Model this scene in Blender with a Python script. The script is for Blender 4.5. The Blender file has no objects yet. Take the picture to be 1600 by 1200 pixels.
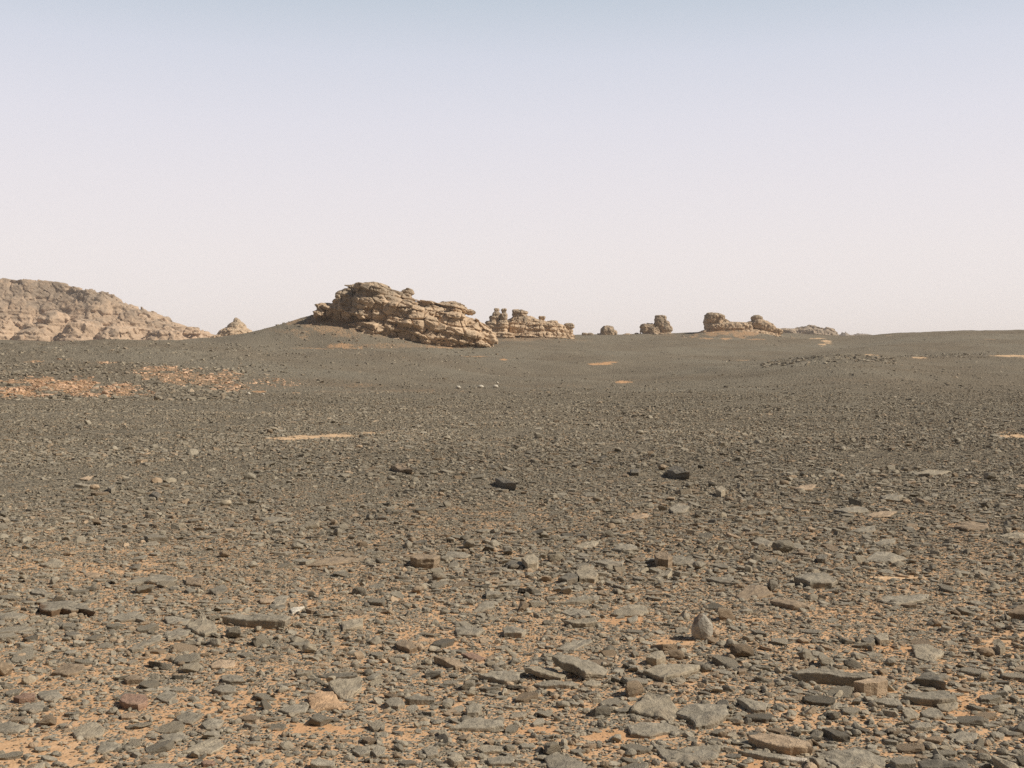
import bpy, bmesh, math, random, time
import numpy as np
import openvdb as vdb
T0 = time.time()
SC = bpy.context.scene
COL = SC.collection

# ------------------------------------------------------------------ camera
F = 1650.0            # focal length in photograph pixels (1600 wide)
CAMH = 1.6            # eye height above the plain
YH = 585.0            # eye level row
PITCH = math.atan((600.0 - YH) / F)
cam_d = bpy.data.cameras.new("camera")
cam_d.sensor_fit = 'HORIZONTAL'
cam_d.sensor_width = 36.0
cam_d.lens = 36.0 * F / 1600.0
cam_d.clip_start = 0.05
cam_d.clip_end = 20000
cam = bpy.data.objects.new("camera", cam_d)
COL.objects.link(cam)
cam.location = (0, 0, CAMH)
cam.rotation_euler = (math.radians(90) - PITCH, 0, 0)
SC.camera = cam

# ------------------------------------------------------------------ light
SUN_EL = math.radians(41)
SUN_AZ = math.radians(101)          # from +Y (view direction) towards +X
w = bpy.data.worlds.new("World")
SC.world = w
w.use_nodes = True
nt = w.node_tree
for n in list(nt.nodes): nt.nodes.remove(n)
out = nt.nodes.new('ShaderNodeOutputWorld')
bg = nt.nodes.new('ShaderNodeBackground')
sky = nt.nodes.new('ShaderNodeTexSky')
sky.sky_type = 'NISHITA'
sky.sun_disc = False
sky.sun_elevation = SUN_EL
sky.sun_rotation = SUN_AZ
sky.air_density = 1.0
sky.dust_density = 4.0
sky.ozone_density = 1.5
sky.altitude = 900
# desert dust veil: pale pinkish near the horizon, thinning upward
tc = nt.nodes.new('ShaderNodeTexCoord')
sep = nt.nodes.new('ShaderNodeSeparateXYZ')
nt.links.new(tc.outputs['Generated'], sep.inputs[0])
ramp = nt.nodes.new('ShaderNodeValToRGB')
SKYR = [(0.0, (9.75, 9.0, 8.7)), (0.11, (9.45, 8.8, 8.75)), (0.17, (8.95, 8.5, 8.8)), (0.227, (8.3, 8.15, 8.8)),
        (0.285, (7.3, 7.55, 8.45)), (0.334, (5.9, 6.6, 7.5)), (0.45, (2.3, 2.9, 4.1)), (1.0, (0.9, 1.3, 2.2))]
els = ramp.color_ramp.elements
while len(els) < len(SKYR): els.new(0.5)
for e, (p, c) in zip(els, SKYR):
    e.position = p; e.color = (c[0] / 10, c[1] / 10, c[2] / 10, 1)
nt.links.new(sep.outputs['Z'], ramp.inputs[0])
mul = nt.nodes.new('ShaderNodeVectorMath'); mul.operation = 'SCALE'; mul.inputs['Scale'].default_value = 10.0
nt.links.new(ramp.outputs[0], mul.inputs[0])
mix = nt.nodes.new('ShaderNodeMix'); mix.data_type = 'RGBA'
mix.inputs[0].default_value = 0.9
nt.links.new(sky.outputs[0], mix.inputs[6]); nt.links.new(mul.outputs[0], mix.inputs[7])
# unseen sky beside and behind the camera dimmed to weaken the fill light
back = nt.nodes.new('ShaderNodeMapRange'); nt.links.new(sep.outputs['Y'], back.inputs[0])
back.inputs[1].default_value = -0.6; back.inputs[2].default_value = 0.75; back.inputs[3].default_value = 0.30; back.inputs[4].default_value = 1.0
sc2 = nt.nodes.new('ShaderNodeVectorMath'); sc2.operation = 'SCALE'
nt.links.new(mix.outputs[2], sc2.inputs[0]); nt.links.new(back.outputs[0], sc2.inputs['Scale'])
nt.links.new(sc2.outputs[0], bg.inputs[0])
bg.inputs[1].default_value = 0.10
nt.links.new(bg.outputs[0], out.inputs[0])

sd = bpy.data.lights.new("sun", 'SUN')
sd.energy = 5.0
sd.angle = math.radians(0.6)
sd.color = (1.0, 0.93, 0.82)
sun = bpy.data.objects.new("sun", sd)
COL.objects.link(sun)
sx, sy, sz = math.cos(SUN_EL) * math.sin(SUN_AZ), math.cos(SUN_EL) * math.cos(SUN_AZ), math.sin(SUN_EL)
import mathutils
sun.rotation_euler = mathutils.Vector((sx, sy, sz)).to_track_quat('Z', 'Y').to_euler()
sun.location = (30, 10, 40)

SC.view_settings.view_transform = 'Standard'
SC.view_settings.look = 'None'
SC.view_settings.exposure = 0.0
SC.view_settings.gamma = 1.0
SC.render.engine = 'CYCLES'
SC.cycles.max_bounces = 6
SC.cycles.diffuse_bounces = 3
SC.cycles.volume_bounces = 1
SC.cycles.use_denoising = False
SC.render.filter_size = 1.2
SC.cycles.denoiser = 'OPENIMAGEDENOISE'

# ------------------------------------------------------------------ numpy noise
def _hash(ix, iy, iz, seed):
    seed = int(seed) % 1000
    h = (ix.astype(np.int64) * 374761393 + iy.astype(np.int64) * 668265263 + iz.astype(np.int64) * 2147483647 + seed * 1274126177) & 0xffffffff
    h = ((h ^ (h >> 13)) * 1274126177) & 0xffffffff
    h = ((h ^ (h >> 16)) * 2246822519) & 0xffffffff
    h = h ^ (h >> 15)
    return (h & 0xffffff).astype(np.float32) / np.float32(0xffffff)

def vnoise(x, y, z, seed=0):
    fx, fy, fz = np.floor(x), np.floor(y), np.floor(z)
    ix, iy, iz = fx.astype(np.int64), fy.astype(np.int64), fz.astype(np.int64)
    tx, ty, tz = x - fx, y - fy, z - fz
    tx = tx * tx * (3 - 2 * tx); ty = ty * ty * (3 - 2 * ty); tz = tz * tz * (3 - 2 * tz)
    r = 0
    for a in (0, 1):
        for b in (0, 1):
            for c in (0, 1):
                wgt = (tx if a else 1 - tx) * (ty if b else 1 - ty) * (tz if c else 1 - tz)
                r = r + wgt * _hash(ix + a, iy + b, iz + c, seed)
    return r * 2 - 1

def fbm(x, y, z, oct=4, seed=0, gain=0.5):
    r = 0; a = 1.0; f = 1.0
    for o in range(oct):
        r = r + a * vnoise(x * f, y * f, z * f, seed + o * 17)
        a *= gain; f *= 2.03
    return r

def worley(x, y, z, seed=0):
    """F1, F2 and the random value of the nearest cell"""
    fx, fy, fz = np.floor(x).astype(np.int64), np.floor(y).astype(np.int64), np.floor(z).astype(np.int64)
    f1 = np.full(x.shape, 9.0, np.float32); f2 = f1.copy(); cid = np.zeros(x.shape, np.float32)
    for a in (-1, 0, 1):
        for b in (-1, 0, 1):
            for c in (-1, 0, 1):
                i, j, k = fx + a, fy + b, fz + c
                h = _hash(i, j, k, seed)
                px = i + 0.1 + 0.8 * h
                py = j + 0.1 + 0.8 * np.mod(h * 91.7, 1.0)
                pz = k + 0.1 + 0.8 * np.mod(h * 613.3, 1.0)
                d = np.sqrt((px - x) ** 2 + (py - y) ** 2 + (pz - z) ** 2).astype(np.float32)
                near = d < f1
                f2 = np.where(near, f1, np.minimum(f2, d))
                cid = np.where(near, np.mod(h * 37.1, 1.0).astype(np.float32), cid)
                f1 = np.where(near, d, f1)
    return f1, f2, cid

def sstep(a, b, x):
    t = np.clip((x - a) / (b - a), 0, 1)
    return t * t * (3 - 2 * t)

# ------------------------------------------------------------------ terrain
FLAT = lambda d: YH + CAMH * F / d
DR = [1.0, 20, 40, 60, 80, 110, 150, 190, 225, 260, 320, 380, 450, 520, 700, 1000, 1800, 4000]
def fl(n): return [FLAT(d) for d in DR[:n]]
TC = {
 -700: fl(4) + [606, 578, 552, 540, 536, 540, 546, 550, 552, 552, 550, 556, 570, 578],
 0:    fl(4) + [606, 578, 550, 537, 534, 538, 545, 549, 550, 550, 548, 556, 570, 578],
 200:  fl(4) + [609, 580, 551, 538, 533, 536, 542, 546, 548, 549, 548, 556, 570, 578],
 330:  fl(4) + [614, 588, 556, 541, 534, 530, 530, 529, 530, 534, 545, 556, 570, 578],
 450:  fl(5) + [598, 566, 550, 545, 536, 529, 529, 531, 536, 548, 558, 570, 578],
 600:  fl(5) + [604, 574, 553, 546, 538, 531, 530, 533, 540, 550, 560, 570, 578],
 800:  fl(5) + [608, 596, 578, 560, 547, 532, 526, 525, 528, 545, 558, 570, 578],
 1000: fl(5) + [608, 598, 582, 567, 555, 538, 526, 522, 524, 540, 555, 570, 578],
 1130: fl(5) + [607, 592, 574, 567, 558, 540, 528, 520, 521, 540, 555, 570, 578],
 1220: fl(5) + [604, 582, 567, 569, 562, 543, 530, 521, 520, 526, 550, 570, 578],
 1310: fl(5) + [602, 573, 555, 560, 556, 545, 536, 530, 527, 526, 550, 570, 578],
 1400: fl(5) + [603, 581, 562, 565, 553, 537, 524, 521, 528, 545, 555, 570, 578],
 1500: fl(5) + [605, 588, 572, 562, 548, 532, 519, 516, 528, 545, 555, 570, 578],
 1600: fl(5) + [606, 590, 574, 561, 549, 534, 520, 517, 528, 545, 555, 570, 578],
 2300: fl(5) + [606, 590, 574, 561, 549, 534, 520, 518, 528, 545, 555, 570, 578],
}
def _make_table():
    lg = np.linspace(math.log(1.0), math.log(4000), 520)
    px = np.arange(-700, 2301, 20.0)
    cols = sorted(TC)
    Zc = []
    ldr = np.log(np.array(DR))
    for c in cols:
        ys = np.interp(lg, ldr, 0 * ldr)  # placeholder shape
        zs = np.array([CAMH + (YH - y) / F * d for y, d in zip(TC[c], DR)])
        # interpolate the screen-row, not z, so slopes stay even
        row = np.interp(lg, ldr, np.array(TC[c]) - FLAT(np.array(DR)))
        Zc.append(CAMH + (YH - (row + FLAT(np.exp(lg)))) / F * np.exp(lg))
    Zc = np.array(Zc)                      # cols x lg
    Z = np.array([np.interp(px, cols, Zc[:, j]) for j in range(len(lg))]).T   # px x lg
    def blur(A, s, axis):
        k = np.exp(-0.5 * (np.arange(-3 * s, 3 * s + 1) / s) ** 2); k /= k.sum()
        P = np.pad(A, [(3 * s, 3 * s) if i == axis else (0, 0) for i in range(2)], mode='edge')
        return np.apply_along_axis(lambda v: np.convolve(v, k, 'valid'), axis, P)
    Z = blur(Z, 2, 0); Z = blur(Z, 3, 1)
    return lg, px, Z
_LG, _PX, _ZT = _make_table()

def terrain(x, y):
    x = np.asarray(x, float); y = np.asarray(y, float)
    r = np.hypot(x, y)
    th = np.arctan2(x, y)
    tcl = np.clip(th, -0.72, 0.72)
    d = np.maximum(r * np.cos(tcl), 1.0)
    p = np.clip(800 + F * np.tan(tcl), -699, 2299)
    l = np.log(np.clip(d, 1.0, 3990))
    i = (p - _PX[0]) / 20.0; j = (l - _LG[0]) / (_LG[1] - _LG[0])
    i0 = np.floor(i).astype(int); j0 = np.floor(j).astype(int)
    i0 = np.clip(i0, 0, len(_PX) - 2); j0 = np.clip(j0, 0, len(_LG) - 2)
    a = i - i0; b = j - j0
    z = (_ZT[i0, j0] * (1 - a) * (1 - b) + _ZT[i0 + 1, j0] * a * (1 - b) + _ZT[i0, j0 + 1] * (1 - a) * b + _ZT[i0 + 1, j0 + 1] * a * b)
    # apron of scree round the large outcrop
    cx, cy = (534 - 800) / F * 268, 268.0
    rr = np.hypot(x - cx, (y - cy) * 1.15)
    z = z + 9.9 * np.clip(1 - rr / 39.5, 0, 1) ** 1.55
    cx, cy = (1145 - 800) / F * 425, 425.0
    rr = np.hypot((x - cx) * 0.8, (y - cy))
    z = z + 3.2 * np.clip(1 - rr / 20.0, 0, 1) ** 1.3
    far = sstep(45, 160, d)
    zz = np.zeros_like(x)
    z = z + 0.022 * fbm(x / 1.3, y / 1.3, zz, 3, 5) * (1 - far) + far * (0.30 * fbm(x / 9, y / 9, zz + 3, 4, 9) + 0.65 * fbm(x / 34, y / 26, zz, 3, 3))
    # rocky little knolls: crest of the near mound right, crest of the hill left
    k1 = np.exp(-(((p - 1290) / 95) ** 2) - ((d - 186) / 16) ** 2)
    z = z + k1 * 0.8 * np.abs(fbm(x / 2.2, y / 2.2, zz + 1, 3, 21))
    k2 = np.exp(-(((p - 150) / 260) ** 2) - ((d - 165) / 40) ** 2)
    z = z + k2 * 0.45 * np.abs(fbm(x / 2.5, y / 2.5, zz + 1, 3, 25))
    k3 = np.exp(-(((p - 110) / 150) ** 2) - ((d - 74) / 9) ** 2)
    z = z + k3 * 0.28 * np.abs(fbm(x / 1.4, y / 1.4, zz + 4, 3, 29))
    return z

def ray(px, py):
    u = (px - 800) / F; v = (600 - py) / F
    c, s = math.cos(PITCH), math.sin(PITCH)
    return np.array([u, c + v * s, -s + v * c])

def project(x, y, z):
    c, s = math.cos(PITCH), math.sin(PITCH)
    zz = z - CAMH
    dep = y * c - zz * s
    v = (y * s + zz * c) / dep
    return 800 + F * x / dep, 600 - F * v, dep

def hit(px, py, lift=0.0):
    """where the line of sight meets the ground"""
    D = ray(px, py)
    t0, t1 = 2.0, 2500.0
    for _ in range(3):
        T = np.exp(np.linspace(math.log(t0), math.log(t1), 160))
        under = CAMH + D[2] * T < terrain(D[0] * T, D[1] * T) + lift
        k = int(np.argmax(under)) if under.any() else len(T) - 1
        k = max(k, 1); t0, t1 = T[k - 1], T[k]
    P = D * t1
    return np.array([P[0], P[1], CAMH + P[2]])

# bare sand: (px, py, rx, ry, strength, kind)  kind 0 pale yellow, 1 orange
SAND = [
 (450, 685, 55, 3.6, 1.0, 0), (485, 683, 50, 3.8, 1.0, 0), (530, 681, 50, 3.2, 1.0, 0), (575, 677, 40, 2.4, .9, 0), (605, 673, 22, 1.2, .5, 0),
 (938, 568.5, 26, 2.6, 1, 1), (955, 566, 18, 1.4, .9, 1), (975, 597, 14, 3.0, 1, 1), (785, 561.5, 9, 1.6, .9, 1),
 (1290, 533, 9, 2.0, 1.0, 0), (1286, 538, 8, 1.8, .95, 0), (1294, 536, 6, 2.2, .8, 0), (1284, 541, 6, 1.0, .8, 0), (1276, 529, 18, 1.1, .9, 0), (1240, 528, 16, .8, .6, 0), (1580, 556, 44, 1.8, 1.0, 0), (1625, 559, 40, 1.8, 1.0, 0), (1437, 559, 18, 1.6, .9, 0), (1358, 554.5, 14, 1.3, .9, 0),
 (530, 541, 30, 4.5, .75, 1), (480, 544, 30, 2, .6, 1), (555, 544, 20, 2, .7, 1), (705, 543, 38, 1.6, .85, 1), (600, 542, 20, 1.6, .5, 1), (745, 557, 20, 1.2, .7, 1),
 (510, 512, 62, 15, .62, .7), (520, 499, 40, 7, .7, .7), (600, 524, 60, 6, .45, .7), (450, 517, 50, 5, .4, 1), (600, 541, 80, 4, .35, 1), (1145, 520, 62, 9, .75, 1), (640, 539, 120, 4, .45, 1), (830, 528, 70, 4, .5, 1), (1030, 524, 30, 2, .4, 1), (800, 531, 60, 3, .35, 1), (900, 532, 40, 1.2, .4, 1),
 (1105, 529, 12, 1.3, .8, 1), (1135, 529, 14, 2.2, .8, 1), (1185, 530, 18, 1.5, .75, 1), (1150, 522, 40, 3, .35, 1), (1160, 563, 18, .9, .7, 0),
 (1600, 682, 38, 4, .9, 0), (1580, 676, 24, 2, .6, 0), (1205, 647, 8, 2, .7, 0), (1545, 530, 16, 1, .6, 1), (1388, 524.5, 6, 1, .7, 0),
 (60, 664, 90, 2.5, .25, 1), (480, 634, 90, 3, .30, 1), (600, 611, 110, 3.2, .33, 1), (560, 602, 60, 3.5, .35, 1), (880, 603, 110, 2.0, .25, 1),
 (405, 612, 14, 1.7, .9, 1), (463, 614, 8, 1.2, .9, 1), (470, 600, 110, 10, .22, 1), (1390, 595, 190, 5, .22, 0), (1010, 604, 60, 3, .2, 0),
 (95, 601, 75, 13, .72, 1), (30, 615, 60, 9, .8, 1), (180, 607, 50, 10, .68, 1), (265, 577, 38, 5, .6, 1), (290, 590, 75, 12, .55, 1), (330, 598, 40, 8, .5, 1), (170, 617, 60, 3, .6, 1),
 (55, 565, 20, 2, .6, 1), (160, 567, 22, 2, .55, 1), (100, 561, 14, 1.4, .5, 1), (370, 604, 50, 8, .3, 1), (130, 615, 30, 4, .7, 1), (15, 597, 22, 3, .7, 1),
 (1403, 903, 45, 3.2, 1.0, 0), (1310, 928, 45, 5, .5, .7), (60, 1180, 150, 30, .52, .6), (110, 1158, 50, 9, .6, .6), (470, 1137, 60, 8, .75, 1), (540, 1140, 25, 6, .7, 1),
 (985, 968, 45, 8, .6, 1), (970, 1150, 60, 10, .6, 1), (840, 1140, 35, 7, .65, 1), (1570, 1000, 50, 12, .6, .6), (1380, 1015, 60, 10, .5, 1), (1060, 1005, 40, 8, .5, .7), (165, 895, 60, 5, .45, .6),
 (100, 885, 150, 14, .25, .6), (280, 900, 30, 6, .45, .6), (1480, 1110, 80, 20, .3, 1), (700, 1000, 160, 20, .2, .8), (300, 1110, 200, 40, .2, .8), (1180, 1200, 20, 12, .9, 1), (1530, 1105, 22, 20, .4, 1),
]
_SA = np.array(SAND)
def sandmask(x, y, z=None):
    if z is None: z = terrain(x, y)
    px, py, dep = project(x, y, z)
    n1 = fbm(px / 24, py / 6, 0 * px, 4, 51, 0.65)
    m = np.zeros_like(px); o = np.zeros_like(px)
    for cx, cy, rx, ry, s, k in SAND:
        w_ = np.where((np.abs(px - cx) < rx * 1.9) & (np.abs(py - cy) < ry * 1.9))[0]
        if not len(w_): continue
        a_, b_ = (px[w_] - cx) / rx, (py[w_] - cy) / ry
        n2 = fbm(a_ * 2.2 + cx, b_ * 1.3 + cy, 0 * a_, 4, 57, 0.7)
        q = np.sqrt(a_ ** 2 + b_ ** 2)
        v = s * (1 - sstep(0.5, 1.15, q + (0.2 if s >= 1 else 0.38) * n2 + (0.08 if s >= 1 else 0.2) * n1[w_]))
        o[w_] = np.where(v > m[w_], k, o[w_]); m[w_] = np.maximum(m[w_], v)
    m = np.where(dep > 1, m, 0)
    o = np.where(m < 0.12, 0.7, o)
    return m, o

# ------------------------------------------------------------------ materials
def mat(name):
    m = bpy.data.materials.new(name); m.use_nodes = True
    nt = m.node_tree; b = nt.nodes['Principled BSDF']
    b.inputs['Roughness'].default_value = 0.9
    b.inputs['Specular IOR Level'].default_value = 0.15
    return m, nt, b
def N(nt, t, **kw):
    n = nt.nodes.new(t)
    for k, v in kw.items():
        if k.startswith('i_'): n.inputs[k[2:].replace('_', ' ')].default_value = v
        else: setattr(n, k, v)
    return n
def mixc(nt, fac, a, b, bt='MIX'):
    n = nt.nodes.new('ShaderNodeMix'); n.data_type = 'RGBA'; n.blend_type = bt
    for s, v in ((0, fac), (6, a), (7, b)):
        if isinstance(v, bpy.types.NodeSocket): nt.links.new(v, n.inputs[s])
        elif isinstance(v, tuple): n.inputs[s].default_value = (*v, 1)
        else: n.inputs[s].default_value = v
    return n.outputs[2]
def mrange(nt, v, a, b, c=0.0, d=1.0):
    n = nt.nodes.new('ShaderNodeMapRange'); nt.links.new(v, n.inputs[0])
    n.inputs[1].default_value = a; n.inputs[2].default_value = b; n.inputs[3].default_value = c; n.inputs[4].default_value = d
    return n.outputs[0]
def math_(nt, op, a, b=None):
    n = nt.nodes.new('ShaderNodeMath'); n.operation = op
    for i, v in enumerate((a, b)):
        if v is None: continue
        if isinstance(v, bpy.types.NodeSocket): nt.links.new(v, n.inputs[i])
        else: n.inputs[i].default_value = v
    return n.outputs[0]

SANDY, SANDO = (0.78, 0.58, 0.38), (0.61, 0.36, 0.20)
G_STONE = (0.242, 0.211, 0.160)

def ground_material():
    m, nt, b = mat("stony desert ground")
    tcn = N(nt, 'ShaderNodeTexCoord'); P = tcn.outputs['Object']
    at = N(nt, 'ShaderNodeAttribute', attribute_name='sand'); 
    ao = N(nt, 'ShaderNodeAttribute', attribute_name='orange')
    af = N(nt, 'ShaderNodeAttribute', attribute_name='far')
    v1 = N(nt, 'ShaderNodeTexVoronoi', i_Scale=70.0); nt.links.new(P, v1.inputs['Vector'])
    v2 = N(nt, 'ShaderNodeTexVoronoi', i_Scale=16.0); nt.links.new(P, v2.inputs['Vector'])
    v3 = N(nt, 'ShaderNodeTexVoronoi', i_Scale=3.2); nt.links.new(P, v3.inputs['Vector'])
    n1 = N(nt, 'ShaderNodeTexNoise', i_Scale=2.6, i_Detail=8.0, i_Roughness=0.75); nt.links.new(P, n1.inputs['Vector'])
    n2 = N(nt, 'ShaderNodeTexNoise', i_Scale=0.035, i_Detail=5.0); nt.links.new(P, n2.inputs['Vector'])
    n3 = N(nt, 'ShaderNodeTexNoise', i_Scale=14.0, i_Detail=5.0, i_Roughness=0.7); nt.links.new(P, n3.inputs['Vector'])
    def cellval(v):
        s = N(nt, 'ShaderNodeSeparateColor'); nt.links.new(v.outputs['Color'], s.inputs[0]); return s.outputs[0]
    c1, c2, c3 = cellval(v1), cellval(v2), cellval(v3)
    # gravel colour
    g = mixc(nt, c1, tuple(c * 0.62 for c in G_STONE), tuple(c * 1.45 for c in G_STONE))
    g2 = mixc(nt, c2, tuple(c * 0.66 for c in G_STONE), tuple(c * 1.42 for c in G_STONE))
    g3 = mixc(nt, c3, tuple(c * 0.75 for c in G_STONE), tuple(c * 1.3 for c in G_STONE))
    gf = mixc(nt, 0.5, g2, g3)
    g = mixc(nt, af.outputs['Fac'], g, gf)
    g = mixc(nt, mrange(nt, n2.outputs[0], 0.35, 0.68, 0, 0.45), g, (0.165, 0.118, 0.076))
    sandc = mixc(nt, ao.outputs['Fac'], SANDY, SANDO)
    sandc = mixc(nt, mrange(nt, n3.outputs[0], 0.3, 0.7), sandc, (0.48, 0.29, 0.15))
    # natural share of sand showing between grains
    base = math_(nt, 'ADD', mrange(nt, n1.outputs[0], 0.33, 0.66, 0.0, 0.85), math_(nt, 'MULTIPLY', af.outputs['Fac'], -0.75))
    tot = math_(nt, 'ADD', base, math_(nt, 'MULTIPLY', at.outputs['Fac'], 1.15))
    # grain threshold: random cell value against total
    thr = math_(nt, 'SUBTRACT', tot, math_(nt, 'MULTIPLY', c1, 0.8))
    thr2 = math_(nt, 'SUBTRACT', tot, math_(nt, 'MULTIPLY', c2, 0.8))
    mthr = N(nt, 'ShaderNodeMix'); nt.links.new(af.outputs['Fac'], mthr.inputs[0]); nt.links.new(thr, mthr.inputs[2]); nt.links.new(thr2, mthr.inputs[3])
    fac = mrange(nt, mthr.outputs[0], -0.08, 0.1)
    col = mixc(nt, fac, g, sandc)
    nt.links.new(col, b.inputs['Base Color'])
    # relief
    h1 = mrange(nt, v1.outputs['Distance'], 0.0, 0.6, 1, 0)
    h2 = mrange(nt, v2.outputs['Distance'], 0.0, 0.6, 1, 0)
    h3 = mrange(nt, v3.outputs['Distance'], 0.0, 0.6, 1, 0)
    notsand = math_(nt, 'SUBTRACT', 1.0, math_(nt, 'MULTIPLY', fac, 0.85))
    hh = math_(nt, 'MULTIPLY', h1, 0.012)
    far_h = math_(nt, 'ADD', math_(nt, 'MULTIPLY', h2, 0.05), math_(nt, 'MULTIPLY', h3, 0.16))
    hh = math_(nt, 'ADD', hh, math_(nt, 'MULTIPLY', far_h, af.outputs['Fac']))
    hh = math_(nt, 'MULTIPLY', hh, notsand)
    hh = math_(nt, 'ADD', hh, math_(nt, 'MULTIPLY', n3.outputs[0], 0.008))
    bp = N(nt, 'ShaderNodeBump', i_Strength=0.9, i_Distance=1.0); nt.links.new(hh, bp.inputs['Height'])
    nt.links.new(bp.outputs[0], b.inputs['Normal'])
    b.inputs['Roughness'].default_value = 1.0
    b.inputs['Specular IOR Level'].default_value = 0.0
    return m

def stone_material(name="desert stone", scale=1.0):
    m, nt, b = mat(name)
    tcn = N(nt, 'ShaderNodeTexCoord'); P = tcn.outputs['Object']
    at = N(nt, 'ShaderNodeAttribute', attribute_name='tint')
    oi = N(nt, 'ShaderNodeObjectInfo')
    base = mixc(nt, 1.0, at.outputs['Color'], oi.outputs['Color'], 'MULTIPLY')
    n1 = N(nt, 'ShaderNodeTexNoise', i_Scale=22.0 * scale, i_Detail=6.0, i_Roughness=0.7); nt.links.new(P, n1.inputs['Vector'])
    n2 = N(nt, 'ShaderNodeTexNoise', i_Scale=5.0 * scale, i_Detail=3.0); nt.links.new(P, n2.inputs['Vector'])
    n3 = N(nt, 'ShaderNodeTexNoise', i_Scale=140.0 * scale, i_Detail=3.0); nt.links.new(P, n3.inputs['Vector'])
    f = mrange(nt, n1.outputs[0], 0.3, 0.7, 0.68, 1.30)
    f2 = mrange(nt, n3.outputs[0], 0.3, 0.7, 0.88, 1.12)
    f = math_(nt, 'MULTIPLY', f, f2)
    comb = N(nt, 'ShaderNodeCombineColor')
    for k in range(3): nt.links.new(f, comb.inputs[k])
    c = mixc(nt, 1.0, base, comb.outputs[0], 'MULTIPLY')
    c = mixc(nt, mrange(nt, n2.outputs[0], 0.55, 0.75, 0, 0.4), c, (0.34, 0.245, 0.155))
    nt.links.new(c, b.inputs['Base Color'])
    b.inputs['Roughness'].default_value = 0.85
    b.inputs['Specular IOR Level'].default_value = 0.18
    h = math_(nt, 'ADD', math_(nt, 'MULTIPLY', n1.outputs[0], 0.022), math_(nt, 'MULTIPLY', n3.outputs[0], 0.004))
    bp = N(nt, 'ShaderNodeBump', i_Strength=0.8, i_Distance=1.0 / scale); nt.links.new(h, bp.inputs['Height'])
    nt.links.new(bp.outputs[0], b.inputs['Normal'])
    return m

def outcrop_material(name, s, lo, hi, varn, zv0, zv1):
    """banded sandstone, fresh and tan below, dark desert varnish on the old top surfaces; s = feature size in metres"""
    m, nt, b = mat(name)
    tcn = N(nt, 'ShaderNodeTexCoord'); P = tcn.outputs['Object']
    sepn = N(nt, 'ShaderNodeSeparateXYZ'); nt.links.new(P, sepn.inputs[0])
    mp = N(nt, 'ShaderNodeMapping'); mp.inputs['Scale'].default_value = (0.06 / s, 0.06 / s, 1.1 / s); mp.inputs['Rotation'].default_value = (0.04, 0.12, 0)
    nt.links.new(P, mp.inputs[0])
    band = N(nt, 'ShaderNodeTexNoise', i_Scale=1.0, i_Detail=5.0, i_Roughness=0.6); nt.links.new(mp.outputs[0], band.inputs['Vector'])
    n1 = N(nt, 'ShaderNodeTexNoise', i_Scale=0.35 / s, i_Detail=6.0, i_Roughness=0.6); nt.links.new(P, n1.inputs['Vector'])
    n2 = N(nt, 'ShaderNodeTexNoise', i_Scale=2.2 / s, i_Detail=6.0, i_Roughness=0.75); nt.links.new(P, n2.inputs['Vector'])
    c = mixc(nt, mrange(nt, band.outputs[0], 0.3, 0.7), lo, hi)
    h = mrange(nt, sepn.outputs['Z'], zv0, zv1)
    vf = math_(nt, 'ADD', math_(nt, 'MULTIPLY', h, 0.75), mrange(nt, n1.outputs[0], 0.35, 0.7, -0.45, 0.6))
    vf = mrange(nt, vf, 0.15, 0.75)
    vf = math_(nt, 'MULTIPLY', vf, mrange(nt, n2.outputs[0], 0.25, 0.6, 0.55, 1.0))
    c = mixc(nt, vf, c, varn)
    f = mrange(nt, n2.outputs[0], 0.3, 0.7, 0.8, 1.2)
    comb = N(nt, 'ShaderNodeCombineColor')
    for k in range(3): nt.links.new(f, comb.inputs[k])
    c = mixc(nt, 1.0, c, comb.outputs[0], 'MULTIPLY')
    nt.links.new(c, b.inputs['Base Color'])
    hh = math_(nt, 'ADD', math_(nt, 'MULTIPLY', band.outputs[0], 0.6 * s), math_(nt, 'MULTIPLY', n2.outputs[0], 0.35 * s))
    bp = N(nt, 'ShaderNodeBump', i_Strength=0.45, i_Distance=1.0); nt.links.new(hh, bp.inputs['Height'])
    nt.links.new(bp.outputs[0], b.inputs['Normal'])
    b.inputs['Roughness'].default_value = 0.95
    return m

# ------------------------------------------------------------------ mesh helpers
def mesh_from(name, V, Fc, smooth=False, material=None, tint=None):
    """V (n,3) float, Fc (m,k) int with k = 3 or 4"""
    V = np.ascontiguousarray(V, np.float32); Fc = np.ascontiguousarray(Fc, np.int32)
    me = bpy.data.meshes.new(name)
    me.vertices.add(len(V)); me.vertices.foreach_set('co', V.ravel())
    k = Fc.shape[1]
    me.loops.add(Fc.size); me.loops.foreach_set('vertex_index', Fc.ravel())
    me.polygons.add(len(Fc)); me.polygons.foreach_set('loop_start', np.arange(0, Fc.size, k, dtype=np.int32))
    me.update(calc_edges=True)
    me.polygons.foreach_set('use_smooth', np.full(len(Fc), smooth))
    if material: me.materials.append(material)
    if tint is not None:
        a = me.attributes.new('tint', 'FLOAT_COLOR', 'POINT')
        a.data.foreach_set('color', np.ascontiguousarray(tint, np.float32).ravel())
    me.update()
    return me
def link(name, me, parent=None, loc=(0, 0, 0), **props):
    o = bpy.data.objects.new(name, me); COL.objects.link(o)
    o.location = loc
    if parent: o.parent = parent
    for k, v in props.items(): o[k] = v
    return o

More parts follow.
